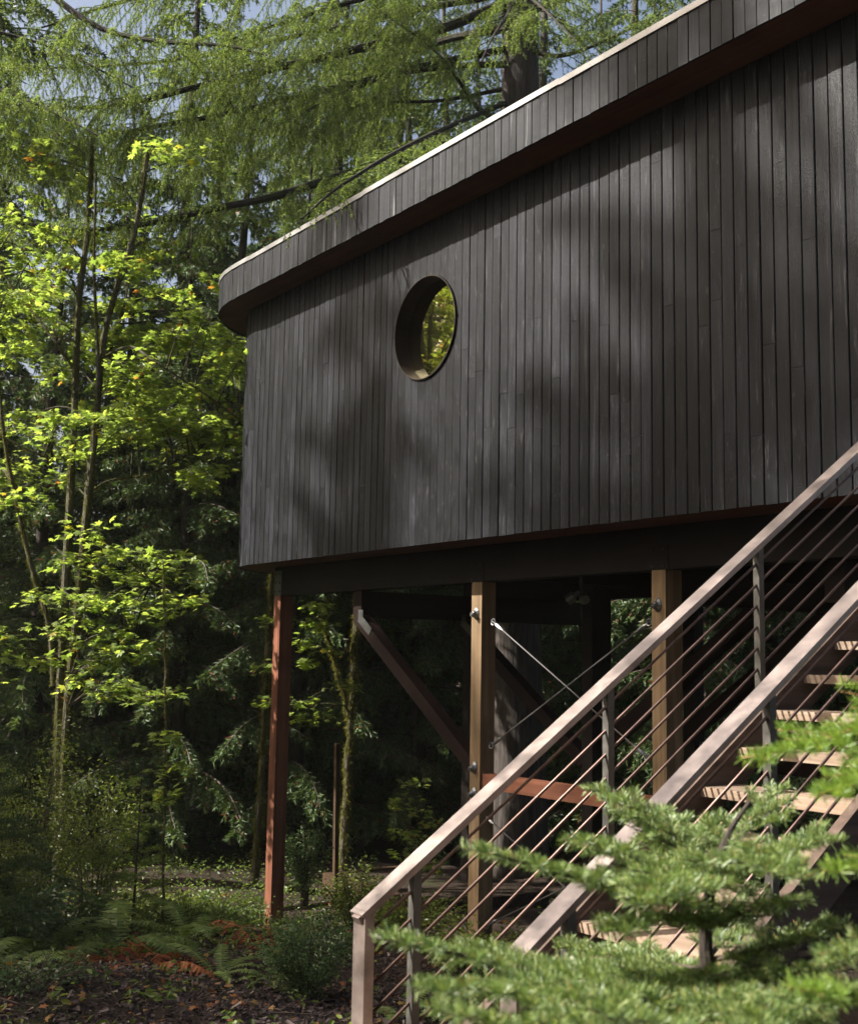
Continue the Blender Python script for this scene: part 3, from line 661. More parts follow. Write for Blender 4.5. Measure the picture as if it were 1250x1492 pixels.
# ------------------------------------------------------------------ great fir behind the house, limbs over the roof
def big_fir():
    b = at(749, 1000, 17.6); b[2] = gz(b[0], b[1])
    e = thing('fir_tree', b, 'huge grey-barked fir trunk rising behind the roof, its long drooping limbs overhanging it', 'tree')
    g = G(); zz = np.linspace(-0.3, 26, 40); g.tube(np.stack([b[0]+0.05*np.sin(zz*0.5), b[1]+0.05*np.cos(zz*0.6), b[2]+zz], 1), 0.40-0.010*zz+0.12*np.exp(-zz*1.2), 28, jit=0.035); g.build('trunk', BARKF, e, smooth=True)
    rs = np.random.default_rng(5)
    def limb(pts, r0, **kw):
        path = smooth_path([at(*p) for p in pts], 26); g = G(); fir_limb(g, path, r0, rs=rs, **kw); g.build('branch', [BARKL, NEEDLE], e)
    limb([(735, 5, 17.5), (640, 42, 17), (540, 66, 16.6), (430, 92, 16.2), (300, 122, 16), (180, 152, 15.8), (60, 155, 15.6), (-60, 140, 15.5)], 0.085, seclen=1.6, hang=1.0, step=0.085, start=0.14, tlen=0.32)
    limb([(725, 190, 17.5), (640, 214, 16.8), (560, 240, 16.2), (490, 258, 15.8), (400, 286, 15.5), (310, 304, 15.3), (208, 327, 15.2), (130, 334, 15.2), (40, 326, 15.2), (-40, 310, 15.2)], 0.085, seclen=1.0, hang=1.1, step=0.14, start=0.1)
    limb([(735, 150, 17.5), (640, 190, 15.2), (570, 225, 13.2), (520, 255, 12.0), (480, 282, 11.4), (440, 318, 11.0)], 0.04, seclen=0.55, hang=1.3, step=0.12, start=0.25)
    limb([(735, 93, 17.5), (660, 96, 17), (560, 112, 16.6), (470, 150, 16.2), (400, 185, 16)], 0.055, seclen=1.2, hang=1.1, step=0.11, start=0.12)
    limb([(730, 130, 17.5), (640, 146, 17), (530, 152, 16.8), (430, 190, 16.4)], 0.035, seclen=1.0, hang=1.1, step=0.12)
    limb([(712, 168, 17.4), (690, 150, 17), (665, 112, 16.8), (630, 70, 16.5), (560, 20, 16.2)], 0.045, seclen=0.9, hang=1.0, step=0.13)
    limb([(745, -40, 17.5), (640, -30, 16.8), (520, 0, 16.2), (420, 30, 15.8), (330, 58, 15.4)], 0.06, seclen=1.4, hang=1.0, step=0.085, start=0.15)
    limb([(745, -90, 17.5), (620, -110, 17), (470, -70, 16.5), (300, -30, 16), (150, 10, 15.6), (60, 40, 15.4)], 0.07, seclen=1.5, hang=1.0, step=0.085, start=0.15)
    limb([(740, 40, 17.5), (640, 60, 18.2), (520, 110, 18.6), (380, 170, 19), (240, 215, 19.2), (120, 235, 19.4)], 0.07, seclen=1.6, hang=1.0, step=0.10, start=0.15)
    limb([(740, 70, 17.5), (620, 95, 17.2), (480, 130, 16.8), (330, 165, 16.4), (190, 190, 16.2), (60, 215, 16), (-60, 225, 16)], 0.06, seclen=1.5, hang=1.2, step=0.09, start=0.15, tlen=0.32)
    limb([(740, -10, 17.5), (600, 15, 17.6), (460, 45, 17.4), (300, 80, 17.2), (160, 95, 17), (20, 100, 17)], 0.06, seclen=1.5, hang=1.1, step=0.09, start=0.15, tlen=0.32)
    limb([(760, 70, 17.5), (820, 80, 17.2), (900, 50, 17), (980, 10, 16.8)], 0.045, seclen=0.9, hang=0.9, step=0.11)
    limb([(760, 20, 17.5), (850, -10, 17), (950, -40, 16.6), (1080, -80, 16)], 0.05, seclen=1.0, hang=1.1, step=0.10)
    limb([(750, -60, 17.5), (760, -20, 16.2), (800, 20, 15.2), (840, 60, 14.6)], 0.04, seclen=0.8, hang=1.1, step=0.11)
    limb([(745, 0, 17.5), (740, 20, 16.4), (720, 50, 15.5), (700, 90, 15)], 0.035, seclen=0.7, hang=1.0, step=0.11)
    for k in range(9):
        z = 15+k*1.1; az = k*2.4+1; L = 3.6-0.1*k; d = np.array([math.cos(az), math.sin(az), 0]); p0 = b+np.array([0, 0, z])
        path = smooth_path([p0, p0+d*L*0.4+(0, 0, 0.1), p0+d*L*0.8+(0, 0, -0.3), p0+d*L+(0, 0, -0.8)], 14); g = G(); fir_limb(g, path, 0.05, 0.9, 1.0, 0.16, rs=rs, per_m=120, nl=0.03, nw=0.005); g.build('branch', [BARKL, NEEDLE], e)
big_fir()
def side_fir():
    b = at(-420, 1000, 16.0); b[2] = gz(b[0], b[1])
    e = thing('fir_tree', b, 'fir just beyond the left edge, its curved limb and hanging sprays crossing the upper left', 'tree')
    g = G(); zz = np.linspace(-0.3, 18, 24); g.tube(np.stack([b[0]+0*zz, b[1]+0*zz, b[2]+zz], 1), 0.28-0.012*zz, 16, jit=0.03); g.build('trunk', BARKF, e, smooth=True)
    rs = np.random.default_rng(15)
    def limb(pts, r0, **kw):
        path = smooth_path([at(*p) for p in pts], 24); g = G(); fir_limb(g, path, r0, rs=rs, **kw); g.build('branch', [BARKL, NEEDLE], e)
    limb([(-420, -250, 16), (-160, -130, 15.6), (20, -60, 15.2), (85, 0, 15), (150, 42, 14.8), (235, 60, 14.6), (330, 66, 14.5), (390, 80, 14.4)], 0.07, seclen=1.1, hang=0.9, step=0.15, start=0.6)
    limb([(-420, 0, 16), (-200, 60, 15.4), (-60, 110, 15), (50, 150, 14.8), (150, 200, 14.6)], 0.05, seclen=1.3, hang=1.2, step=0.10, start=0.6, tlen=0.3)
    limb([(-420, -100, 16), (-200, -20, 15.8), (-60, 30, 15.6), (80, 70, 15.6), (200, 130, 15.4)], 0.05, seclen=1.3, hang=1.2, step=0.11, start=0.6, tlen=0.3)
    limb([(-420, 120, 16), (-240, 170, 16), (-80, 200, 16), (60, 225, 16), (180, 262, 16)], 0.045, seclen=1.3, hang=1.2, step=0.11, start=0.6, tlen=0.3)
side_fir()

# ------------------------------------------------------------------ forest behind
far = [(-60, 22, 0, 1.1), (60, 19.5, 2, 0.8), (165, 20.5, 2, 0.95), (262, 19.2, 2, 0.75), (335, 21, 2, 1.0), (430, 19.5, 2, 0.8), (520, 21.5, 2, 0.9), (610, 20.5, 2, 0.75), (700, 22.5, 2, 0.9),
       (860, 20, 2, 0.8), (1010, 18.5, 2, 0.8), (1120, 19.5, 2, 0.9), (1260, 18, 2, 0.9), (930, 23, 0, 1.0), (560, 25, 1, 1.0), (470, 27, 0, 1.15), (-160, 24, 2, 1.1),
       (300, 34, 1, 1.0), (400, 33, 2, 1.3), (640, 30, 0, 1.2), (780, 27, 1, 1.1), (870, 32, 0, 1.2), (1050, 28, 1, 1.1), (1180, 26, 0, 1.0), (180, 37, 2, 1.3), (290, 40, 2, 1.4), (530, 36, 2, 1.3), (690, 39, 0, 1.3), (960, 36, 0, 1.3), (1100, 38, 2, 1.3), (1250, 34, 0, 1.2), (-240, 32, 0, 1.2), (350, 46, 2, 1.4), (600, 46, 2, 1.4), (820, 42, 2, 1.5), (250, 21.5, 3, 0.9), (480, 22.5, 3, 0.9), (580, 24, 3, 0.95), (-80, 21, 3, 0.95)]
FLAB = ['conifer at the far left behind the maple', 'shaded cedar behind the leftmost maple stem', 'shaded cedar between maple stems and sapling pole', 'shaded cedar right of the sapling pole', 'shaded cedar just left of the house corner', 'shaded cedar behind the red corner post',
        'shaded cedar behind the leaning mossy maple', 'shaded cedar seen between the knee braces', 'shaded cedar left of the huge trunk under the floor', 'shaded cedar seen between the two fir posts', 'shaded cedar right of the second fir post', 'shaded cedar behind the stair rods', 'shaded cedar at the right edge behind the stair']
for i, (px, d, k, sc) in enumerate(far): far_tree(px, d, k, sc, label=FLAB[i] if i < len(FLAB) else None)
# trees added mostly out of view to dapple, block sky and fill the window
for (u, v, k, sc) in [(17.0, -12.6, 4, 1.10), (19.3, -13.6, 4, 1.09), (21.7, -12.6, 4, 1.03), (20.0, -15.4, 4, 0.97), (22.8, -14.6, 4, 0.97), (19.4, -12.4, 3, 1.07), (20.9, -13.2, 3, 1.09), (22.2, -12.2, 3, 1.04), (33, -10.5, 0, 1.2), (35, -14, 1, 1.2), (38, -10, 0, 1.3), (39, -17, 1, 1.3), (36, -4, 0, 1.2), (34, 4, 1, 1.2), (4, -11, 1, 1.0), (-3, -9, 0, 1.0), (-8, -6, 3, 1.0), (7, -17, 3, 1.1), (0, -15, 0, 1.1), (29, 1, 3, 1.0), (31, 7, 0, 1.1), (8, -22, 1, 1.0), (-2, -18, 0, 1.0), (-12, -12, 1, 1.0), (-16, -2, 0, 1.0), (-12, 10, 0, 1.0), (-4, 20, 2, 1.0), (4, 18, 2, 1.0)]:
    far_tree(0, 0, k, sc, pos=(-u, v), label='tall conifer added around the clearing to shape shade and reflections', group='trees added for shade and reflections')

# ------------------------------------------------------------------ maples
def cluster(gl, gw, c, rad, n, size, rs, anchor=None, flat=0.22, slope=None, tpl=MT, twig=0.004):
    """a tier of maple leaves spread on twigs round c"""
    c = np.asarray(c, float)
    if anchor is not None:
        m_ = (c+anchor)/2+np.array([0, 0, 0.12*np.linalg.norm(c-anchor)]); pth = smooth_path([anchor, m_, c], 8); gw.tube(pth, np.linspace(0.012, 0.004, 8), 5, cap=False)
    nt_ = max(5, n//9); P0, Hd = [], []
    for k in range(nt_):
        az = rs.uniform(0, 6.283); L = rad*rs.uniform(0.35, 1.05); d = np.array([math.cos(az), math.sin(az), rs.normal(0, flat)]); e = c+d*L
        a, b = c+d*L*0.12, e; strips(gw, [a], [b], twig, twig*0.5)
        for j in range(9):
            f = rs.uniform(0.15, 1.05); s = rs.choice([-1, 1]); sd = np.array([-d[1], d[0], 0])*s
            P0.append(c+d*L*f+sd*rs.uniform(0.02, 0.10)+np.array([0, 0, rs.normal(0, 0.035)-0.05*f*f])); Hd.append(nrm(sd+d*rs.uniform(0.2, 1.0)+np.array([0, 0, -0.35])))
    P0 = np.array(P0); scatter_leaves(gl, tpl, P0, size*rs.uniform(0.6, 1.2, len(P0)), np.array(Hd), 0.33, 0, rs)
def maple():
    b = at(88, 1180, 15.0); b[2] = gz(b[0], b[1])
    e = thing('maple_tree', b, 'tall mossy maple with several thin stems and glowing yellow-green leaves at left', 'tree')
    rs = np.random.default_rng(21); D = 15.0
    stems = [([(84, 1290, D), (86, 1060, D), (93, 900, D), (104, 700, D), (110, 560, D), (115, 440, D), (128, 330, D), (135, 200, D)], 0.062),
             ([(88, 1290, D), (98, 1050, D-0.1), (112, 900, D-0.1), (126, 760, D-0.2), (141, 600, D-0.2), (150, 500, D-0.2), (170, 420, D-0.2), (198, 330, D-0.2), (215, 220, D-0.2)], 0.062),
             ([(78, 1000, D), (72, 915, D), (50, 840, D-0.1), (30, 760, D-0.2), (8, 650, D-0.2), (-2, 550, D-0.2), (-8, 420, D-0.2)], 0.035),
             ([(141, 600, D-0.2), (143, 540, D-0.3), (140, 460, D-0.3), (137, 380, D-0.3), (140, 250, D-0.3)], 0.028), ([(112, 900, D), (118, 800, D+0.2), (128, 690, D+0.4), (146, 560, D+0.5), (180, 450, D+0.6), (195, 360, D+0.6)], 0.022),
             ([(110, 540, D), (60, 470, D+0.1), (20, 420, D+0.2), (-20, 360, D+0.2)], 0.02), ([(150, 520, D-0.2), (190, 505, D-0.4), (230, 530, D-0.6), (300, 575, D-0.4), (350, 612, D)], 0.018),
             ([(100, 660, D), (80, 670, D-0.2), (40, 655, D-0.4), (0, 635, D-0.5)], 0.018), ([(128, 720, D), (160, 700, D+0.3), (220, 690, D+0.5), (290, 655, D+0.6)], 0.014), ([(110, 910, D), (140, 860, D-0.3), (175, 812, D-0.5), (220, 850, D-0.7)], 0.014)]
    SP = []
    for pts, r in stems:
        path = smooth_path([at(*p) for p in pts], 30); SP.append(path); g = G(); rad = np.linspace(r, r*0.45, 30); g.tube(path, rad, 9, jit=0.06)
        fuzz(g, path, rad, 700 if r > 0.03 else 250, 0.02, 1, rs); g.build('trunk' if r > 0.03 else 'branch', [BARKM, MOSS], e, smooth=False)
    allp = np.vstack(SP)
    cl = []
    def band(x0, x1, y0, y1, n, d0=14.2, d1=16.4, r=(0.32, 0.55), k=60):
        for _ in range(n): cl.append((rs.uniform(x0, x1), rs.uniform(y0, y1), rs.uniform(d0, d1), rs.uniform(*r), k))
    band(-40, 350, 335, 520, 50, 14.2, 17.5, k=80); band(0, 320, 190, 340, 10, 14, 17); band(170, 355, 470, 640, 40, 14.6, 17.5, k=80); band(230, 350, 600, 715, 14, 14.8, 16.8, k=70); band(-30, 200, 500, 700, 26, k=70); band(100, 290, 770, 900, 12, 13.8, 14.8, k=60); band(80, 220, 900, 1010, 8, 13.8, 14.6); band(-30, 60, 900, 1010, 5, 13, 14)
    for p in [(160, 800, 14.2), (135, 835, 14.4), (215, 850, 14), (262, 880, 14), (180, 870, 14.2), (120, 905, 14.4), (200, 905, 14.2), (230, 885, 13.8), (150, 965, 14.3), (180, 950, 14.2), (120, 990, 14.3), (60, 870, 14.6), (20, 735, 14.6), (40, 720, 14.4), (185, 1010, 14.4)]: cl.append((*p, 0.38, 42))
    gl, gw = G(), G()
    for (px, py, d, r, k) in cl:
        c = at(px, py, d); i = np.argmin(np.sum((allp-c)**2, 1)+0.6*np.maximum(allp[:, 2]-c[2], -9)); cluster(gl, gw, c, r, k, 0.078, rs, allp[i])
    gw.build('twigs', [BARKM], e, kind='stuff'); gl.build('crown', [MAPLE], e, kind='stuff'); return e
mp = maple()
def copy_tree(src, loc, rotz, label):
    r = src.copy(); COL.objects.link(r); r.location = tuple(loc); r.rotation_euler = (0, 0, rotz); r['label'] = label
    for ch in list(src.children): c = ch.copy(); COL.objects.link(c); c.parent = r
    return r
for (u, v, rz, lb) in ((25.5, -5.0, 0.4, 'first sunny maple beyond the left edge, mirrored in the round window'), (28.5, -8.0, 2.2, 'second sunny maple beyond the left edge, mirrored in the round window'), (29.0, -4.0, 4.0, 'third sunny maple beyond the left edge, mirrored in the round window')):
    copy_tree(mp, (-u, v, gz(-u, v)), rz, lb).scale = (1.5, 1.5, 1.6)
def vine_maple(stems, clusters, label, seed, leaf=0.07, cr=0.28, fz=1100, rad=0.05):
    rs = np.random.default_rng(seed); b = at(*stems[0][0][0]); b[2] = gz(b[0], b[1]); e = thing('vine_maple', b, label, 'tree'); SP = []
    for pts, r in stems:
        path = smooth_path([at(*p) for p in pts], 34); path += rs.normal(0, 0.006, path.shape); SP.append(path); g = G(); rd = np.linspace(r, r*0.55, 34)*(1+0.12*np.sin(np.arange(34)*1.3)); g.tube(path, rd, 9, jit=0.08)
        fuzz(g, path, rd, fz, 0.035, 1, rs); g.build('trunk', [BARKM, MOSS], e)
    allp = np.vstack(SP); gl, gw = G(), G()
    for (px, py, d, k) in clusters: c = at(px, py, d); i = np.argmin(np.sum((allp-c)**2, 1)); cluster(gl, gw, c, cr, k, leaf, rs, allp[i])
    gw.build('twigs', BARKM, e, kind='stuff'); gl.build('crown', MAPLE, e, kind='stuff')
vine_maple([([(371, 1345, 16.5), (372, 1290, 16.5), (374, 1230, 16.5), (380, 1150, 16.5), (385, 1050, 16.5), (390, 950, 16.5), (396, 850, 16.6), (392, 700, 16.8), (380, 560, 17)], 0.05)], [(392, 902, 16.3, 16), (383, 968, 16.3, 18), (388, 1022, 16.3, 14)], 'slender mossy maple stem hugging the red corner post', 31, cr=0.2)
vine_maple([([(499, 1325, 17), (500, 1260, 17), (505, 1150, 17), (510, 1060, 17), (514, 990, 17), (518, 920, 17), (524, 850, 17.2), (530, 780, 17.6)], 0.058), ([(508, 1045, 17), (497, 1000, 17), (485, 955, 17), (472, 905, 16.9), (476, 868, 16.8)], 0.026)],
           [(470, 885, 16.6, 48), (452, 905, 16.6, 50), (478, 912, 16.6, 40), (440, 935, 16.6, 40), (465, 945, 16.6, 40), (445, 965, 16.6, 30), (440, 1025, 16.6, 34), (465, 1040, 16.6, 30), (495, 995, 16.6, 20), (425, 1045, 16.6, 20), (455, 880, 16.6, 40)], 'leaning mossy maple with bright leaves seen under the raised floor', 32, fz=1500)
vine_maple([([(238, 1345, 12.5), (239, 1200, 12.5), (241, 1060, 12.6), (240, 930, 12.8), (238, 820, 13)], 0.013)], [(240, 1072, 12.4, 22), (255, 1120, 12.4, 12), (245, 1160, 12.4, 10), (225, 1015, 12.6, 20)], 'thin bare sapling pole with a few pale leaves before the dark cedars', 33, cr=0.22, fz=200)
vine_maple([([(612, 1300, 14.5), (610, 1230, 14.5), (606, 1140, 14.5)], 0.008)], [(606, 1140, 14.4, 16), (590, 1165, 14.4, 14), (612, 1185, 14.4, 22), (590, 1215, 14.4, 20), (620, 1230, 14.4, 26), (585, 1245, 14.4, 20), (640, 1200, 14.4, 14), (630, 1255, 14.4, 26)], 'low maple seedling with tiered leaves in the shade left of the fir post', 34, leaf=0.06, cr=0.25, fz=0)

# ------------------------------------------------------------------ shrubs, ferns, ground cover
def gpt(px, d, py=1300):
    p = at(px, py, d); p[2] = gz(p[0], p[1]); return p
def bush(name, px, d, rx, h, nleaf, size, mat, label, seed, upright=0.3, tpl=OT, stems=26, lean=0.0, tilt=0.6, hollow=0.35):
    rs = np.random.default_rng(seed); b = gpt(px, d); e = thing(name, b, label, 'shrub'); gw, gl = G(), G(); pos, hd = [], []
    per = max(1, nleaf//stems)
    for k in range(stems):
        az = rs.uniform(0, 6.283); rr = rx*math.sqrt(rs.uniform(0.03, 1)); hh = h*rs.uniform(0.65, 1.08)*(1-0.35*(rr/rx)**2)
        tip = b+np.array([rr*math.cos(az)+lean*hh, rr*math.sin(az), hh]); mid = b+np.array([rr*math.cos(az)*(0.55-0.25*upright), rr*math.sin(az)*(0.55-0.25*upright), hh*0.5])
        r0 = b+np.array([0.12*rx*math.cos(az), 0.12*rx*math.sin(az), -0.02]); path = smooth_path([r0, mid, tip], 9); gw.tube(path, np.linspace(0.008, 0.002, 9), 4, cap=False)
        for j in range(per):
            f = hollow+(1-hollow)*rs.random()**0.7; p = path[min(int(f*8), 7)]+(path[min(int(f*8)+1, 8)]-path[min(int(f*8), 7)])*rs.random()
            off = rs.normal(0, 1, 3); off[2] *= 0.6; off = nrm(off)*rx*0.26*rs.random()**0.6; pos.append(p+off); hd.append(nrm(off+np.array([math.cos(az), math.sin(az), 0.2])*0.3*rx+1e-4))
        n0 = 8
        for j in range(n0): q = path[int(rs.uniform(3, 8))]; o_ = nrm(rs.normal(0, 1, 3))*rx*0.24; strips(gw, [q], [q+o_], 0.0022, 0.001)
    pos = np.array(pos); pos[:, 2] = np.maximum(pos[:, 2], gz(pos[:, 0], pos[:, 1])+0.01)
    scatter_leaves(gl, tpl, pos, size*rs.uniform(0.6, 1.25, len(pos)), np.array(hd), tilt, 0, rs); gw.build('stems', TWIG, e, kind='stuff'); gl.build('foliage', mat, e, kind='stuff'); return e
bush('evergreen_shrub', 450, 9.5, 0.40, 0.68, 9000, 0.026, BOXW, 'dense dark evergreen bush in front of the red corner post', 41, hollow=0.2)
bush('evergreen_shrub', 444, 15.2, 0.34, 1.05, 2600, 0.034, BOXW, 'upright thin evergreen shrub behind the red corner post', 42, upright=1.2, stems=22, hollow=0.25)
bush('leafy_shrub', 520, 12.8, 0.38, 0.72, 2200, 0.04, SHRUB, 'loose pale green shrub beside the foot of the stair', 43)
bush('leafy_shrub', 610, 12.0, 0.55, 0.55, 2200, 0.045, SHRUB, 'low green undergrowth behind the lower stair railing', 44)
bush('leafy_shrub', 700, 10.5, 0.5, 0.4, 1500, 0.045, SHRUB, 'low green undergrowth at the foot of the fir post', 45)
bush('huckleberry_shrub', 45, 12.6, 0.85, 2.3, 6500, 0.042, SHRUB, 'tall light-leaved huckleberry at the left edge below the maple', 46, stems=34, hollow=0.15)
bush('huckleberry_shrub', 135, 13.2, 0.6, 1.8, 3600, 0.042, SHRUB, 'medium huckleberry right of the tall one below the maple', 47, stems=26, hollow=0.2)
bush('huckleberry_shrub', -30, 11.6, 0.6, 1.5, 3600, 0.04, SHRUB, 'huckleberry cut by the left edge above dark salal', 48, stems=26, hollow=0.15)
bush('salal_shrub', 30, 11.3, 0.62, 0.75, 3000, 0.06, BOXW, 'dark glossy salal at the left edge', 49, hollow=0.1)
bush('salal_shrub', 110, 12.2, 0.5, 0.55, 1800, 0.055, BOXW, 'dark glossy salal beneath the medium huckleberry', 50, hollow=0.1)
bush('salal_shrub', 215, 13.8, 0.6, 0.45, 1800, 0.05, SHRUB, 'low green undergrowth at the base of the sapling pole', 51, hollow=0.1)
bush('salal_shrub', 330, 14.3, 0.7, 0.40, 2400, 0.045, HERB, 'low bright undergrowth left of the red corner post', 52, hollow=0.05)
bush('salal_shrub', 285, 12.8, 0.6, 0.32, 1900, 0.045, HERB, 'low bright herbs behind the dead bracken', 53, hollow=0.05)
bush('salal_shrub', 60, 8.9, 0.5, 0.22, 900, 0.035, BOXW, 'low dark creeping plants in the lower left corner', 54, hollow=0.05)
bush('huckleberry_shrub', 900, 10.8, 0.6, 0.9, 1800, 0.045, SHRUB, 'shaded shrub under the middle of the treehouse', 55)
bush('huckleberry_shrub', 1060, 11.5, 0.8, 1.1, 2200, 0.05, BOXW, 'shaded shrub behind the upper stair treads', 56)

def frond(g, p0, az, L, rise, droop, rs, m=0, npin=26, pin=0.16, curl=0.0, gap=0.0):
    d = np.array([math.cos(az), math.sin(az), 0]); sd = np.array([-d[1], d[0], 0]); ts = np.linspace(0, 1, npin+2)
    pts = p0+np.outer(ts*L*(1-0.25*droop*ts), d)+np.outer(L*(rise*ts-droop*ts*ts), (0, 0, 1))+np.outer(0.06*L*np.sin(ts*3+az*7), sd)
    strips(g, pts[:-1], pts[1:], 0.003, 0.002, m); v, t = [], []
    for k in range(2, npin+1):
        f = ts[k]; l = pin*L*(math.sin(math.pi*min(1, f*0.93+0.09))**0.75)*rs.uniform(0.85, 1.1); w = L/npin*0.42
        tg = nrm(pts[k+1]-pts[k])
        for s in (-1, 1):
            if rs.random() < gap: continue
            e = nrm(sd*s+tg*0.28+np.array([0, 0, -0.18-curl*rs.random()])+rs.normal(0, 0.06+0.2*curl, 3)); a = pts[k]; i = len(v)
            v += [a-tg*w, a+tg*w, a+e*l*0.6+tg*w*0.7, a+e*l, a+e*l*0.6-tg*w*0.6]; t += [(i, i+1, i+2), (i, i+2, i+4), (i+4, i+2, i+3)]
    g.add(v, t, m=m)
def fern(px, d, L, n, label, seed, mat=FERN, rise=0.75, droop=0.75, curl=0.0, gap=0.0, name='sword_fern', cat='fern', pin=0.15):
    rs = np.random.default_rng(seed); b = gpt(px, d); e = thing(name, b, label, cat)
    for k in range(n):
        g = G(); az = 6.283*k/n+rs.normal(0, 0.25); frond(g, b+np.array([0.03*math.cos(az), 0.03*math.sin(az), 0.0]), az, L*rs.uniform(0.7, 1.15), rise*rs.uniform(0.6, 1.2), droop*rs.uniform(0.7, 1.2), rs, curl=curl, gap=gap, pin=pin); g.build('frond', mat, e)
fern(165, 11.4, 1.1, 13, 'large sword fern below the medium huckleberry', 61); fern(275, 12.0, 0.95, 12, 'sword fern right of the sapling pole', 62)
fern(60, 11.0, 1.0, 12, 'sword fern among the salal at left', 63); fern(340, 14.8, 0.6, 9, 'small sword fern left of the red corner post', 64)
fern(318, 10.3, 0.62, 9, 'small pale fern at the edge of the bark mulch', 65, droop=0.6); fern(30, 9.6, 0.55, 9, 'small pale fern on the mulch near the left edge', 66)
fern(205, 9.9, 0.30, 5, 'tiny fern lying on the bark mulch', 67, rise=0.3, droop=0.35); fern(590, 8.2, 0.45, 7, 'sword fern beneath the lower stair rods', 68); fern(655, 7.4, 0.4, 6, 'fern under the lowest treads', 69)
fern(235, 14.6, 0.8, 10, 'sword fern in the shade before the dark cedars', 70); fern(415, 16.5, 0.6, 8, 'fern in shade between post and leaning maple', 71)
fern(150, 10.6, 0.85, 12, 'rust-brown dead bracken at left above the mulch', 72, BRACK, 0.6, 0.8, 1.0, 0.15, 'bracken', 'bracken', 0.24); fern(218, 10.4, 0.75, 11, 'rust-brown dead bracken in the middle of the mulch edge', 73, BRACK, 0.5, 0.7, 1.0, 0.15, 'bracken', 'bracken', 0.24)
fern(262, 10.6, 0.6, 9, 'small rust-brown dead bracken beside the pale fern', 74, BRACK, 0.5, 0.8, 1.0, 0.2, 'bracken', 'bracken', 0.24); fern(368, 11.6, 0.62, 9, 'rust-brown dead bracken at the foot of the red post', 75, BRACK, 0.6, 0.8, 1.0, 0.15, 'bracken', 'bracken', 0.24)
fern(555, 7.7, 0.4, 7, 'rust-brown dead bracken beneath the bottom rods', 76, BRACK, 0.4, 0.6, 1.0, 0.2, 'bracken', 'bracken', 0.24); fern(95, 10.5, 0.55, 8, 'small rust-brown bracken left of the larger one', 77, BRACK, 0.4, 0.7, 1.0, 0.2, 'bracken', 'bracken', 0.24)

def field(n, d0, d1, p0, p1, rs):
    d = rs.uniform(d0**0.7, d1**0.7, n)**(1/0.7); px = rs.uniform(p0, p1, n); s = (px-625)/FPX*d*1.005
    x = d*Fl[0]+s*Rl[0]; y = d*Fl[1]+s*Rl[1]; return np.stack([x, y, gz(x, y)], 1)
def clear_house(p):
    u, v = -p[:, 0], p[:, 1]; return p
def litter():
    rs = np.random.default_rng(81)
    g = G(); p = field(36000, 5.8, 11.4, -60, 760, rs); az = rs.uniform(0, 6.283, len(p)); p[:, 2] += rs.uniform(0.0, 0.03, len(p)); sz = 0.022*rs.lognormal(0, 0.5, len(p))
    tv, tt = CT; tpl = (tv*np.array([1, 0.45, 1]), tt); scatter_leaves(g, tpl, p, sz, np.stack([np.cos(az), np.sin(az), rs.normal(0, 0.3, len(p))], 1), 0.42, 0, rs); g.build('bark_mulch', CHIP, label='loose dark bark chips covering the lower left ground', cat='mulch', kind='stuff')
    g = G(); p = field(1500, 5.5, 16, -60, 760, rs); p[:, 2] += rs.uniform(0.015, 0.04, len(p)); az = rs.uniform(0, 6.283, len(p)); scatter_leaves(g, MT, p, rs.uniform(0.02, 0.05, len(p)), np.stack([np.cos(az), np.sin(az), 0*az], 1), 0.35, 0, rs); g.build('fallen_leaves', FALL, label='orange and yellow fallen leaves scattered over the mulch', cat='leaf litter', kind='stuff')
    g = G(); p = field(7000, 10.6, 19, 0, 560, rs); p[:, 2] += rs.uniform(0.02, 0.16, len(p)); az = rs.uniform(0, 6.283, len(p)); scatter_leaves(g, OT, p, rs.uniform(0.03, 0.07, len(p)), np.stack([np.cos(az), np.sin(az), 0.3+0*az], 1), 0.5, 0, rs)
    c = field(34, 7.5, 11.5, 20, 560, rs); P2 = []
    for q in c: P2.append(q+np.stack([rs.normal(0, 0.07, 12), rs.normal(0, 0.07, 12), rs.uniform(0.03, 0.13, 12)], 1))
    P2 = np.vstack(P2); az = rs.uniform(0, 6.283, len(P2)); scatter_leaves(g, OT, P2, rs.uniform(0.04, 0.08, len(P2)), np.stack([np.cos(az), np.sin(az), 0.2+0*az], 1), 0.45, 0, rs); g.build('ground_cover', HERB, label='low green herbs spreading over the forest floor', cat='ground cover', kind='stuff')
    g = G()
    for k in range(90):
        q = field(1, 6, 15, -40, 620, rs)[0]; az = rs.uniform(0, 6.28); L = rs.uniform(0.15, 0.6); d = np.array([math.cos(az), math.sin(az), 0]); a = q+(0, 0, 0.03); b_ = q+d*L; b_[2] = gz(b_[0], b_[1])+0.035; g.tube([a, (a+b_)/2+rs.normal(0, 0.02, 3), b_], [0.006, 0.005, 0.003], 5)
    g.build('fallen_twigs', TWIG, label='thin dead twigs lying about on the mulch', cat='twigs', kind='stuff')
litter()
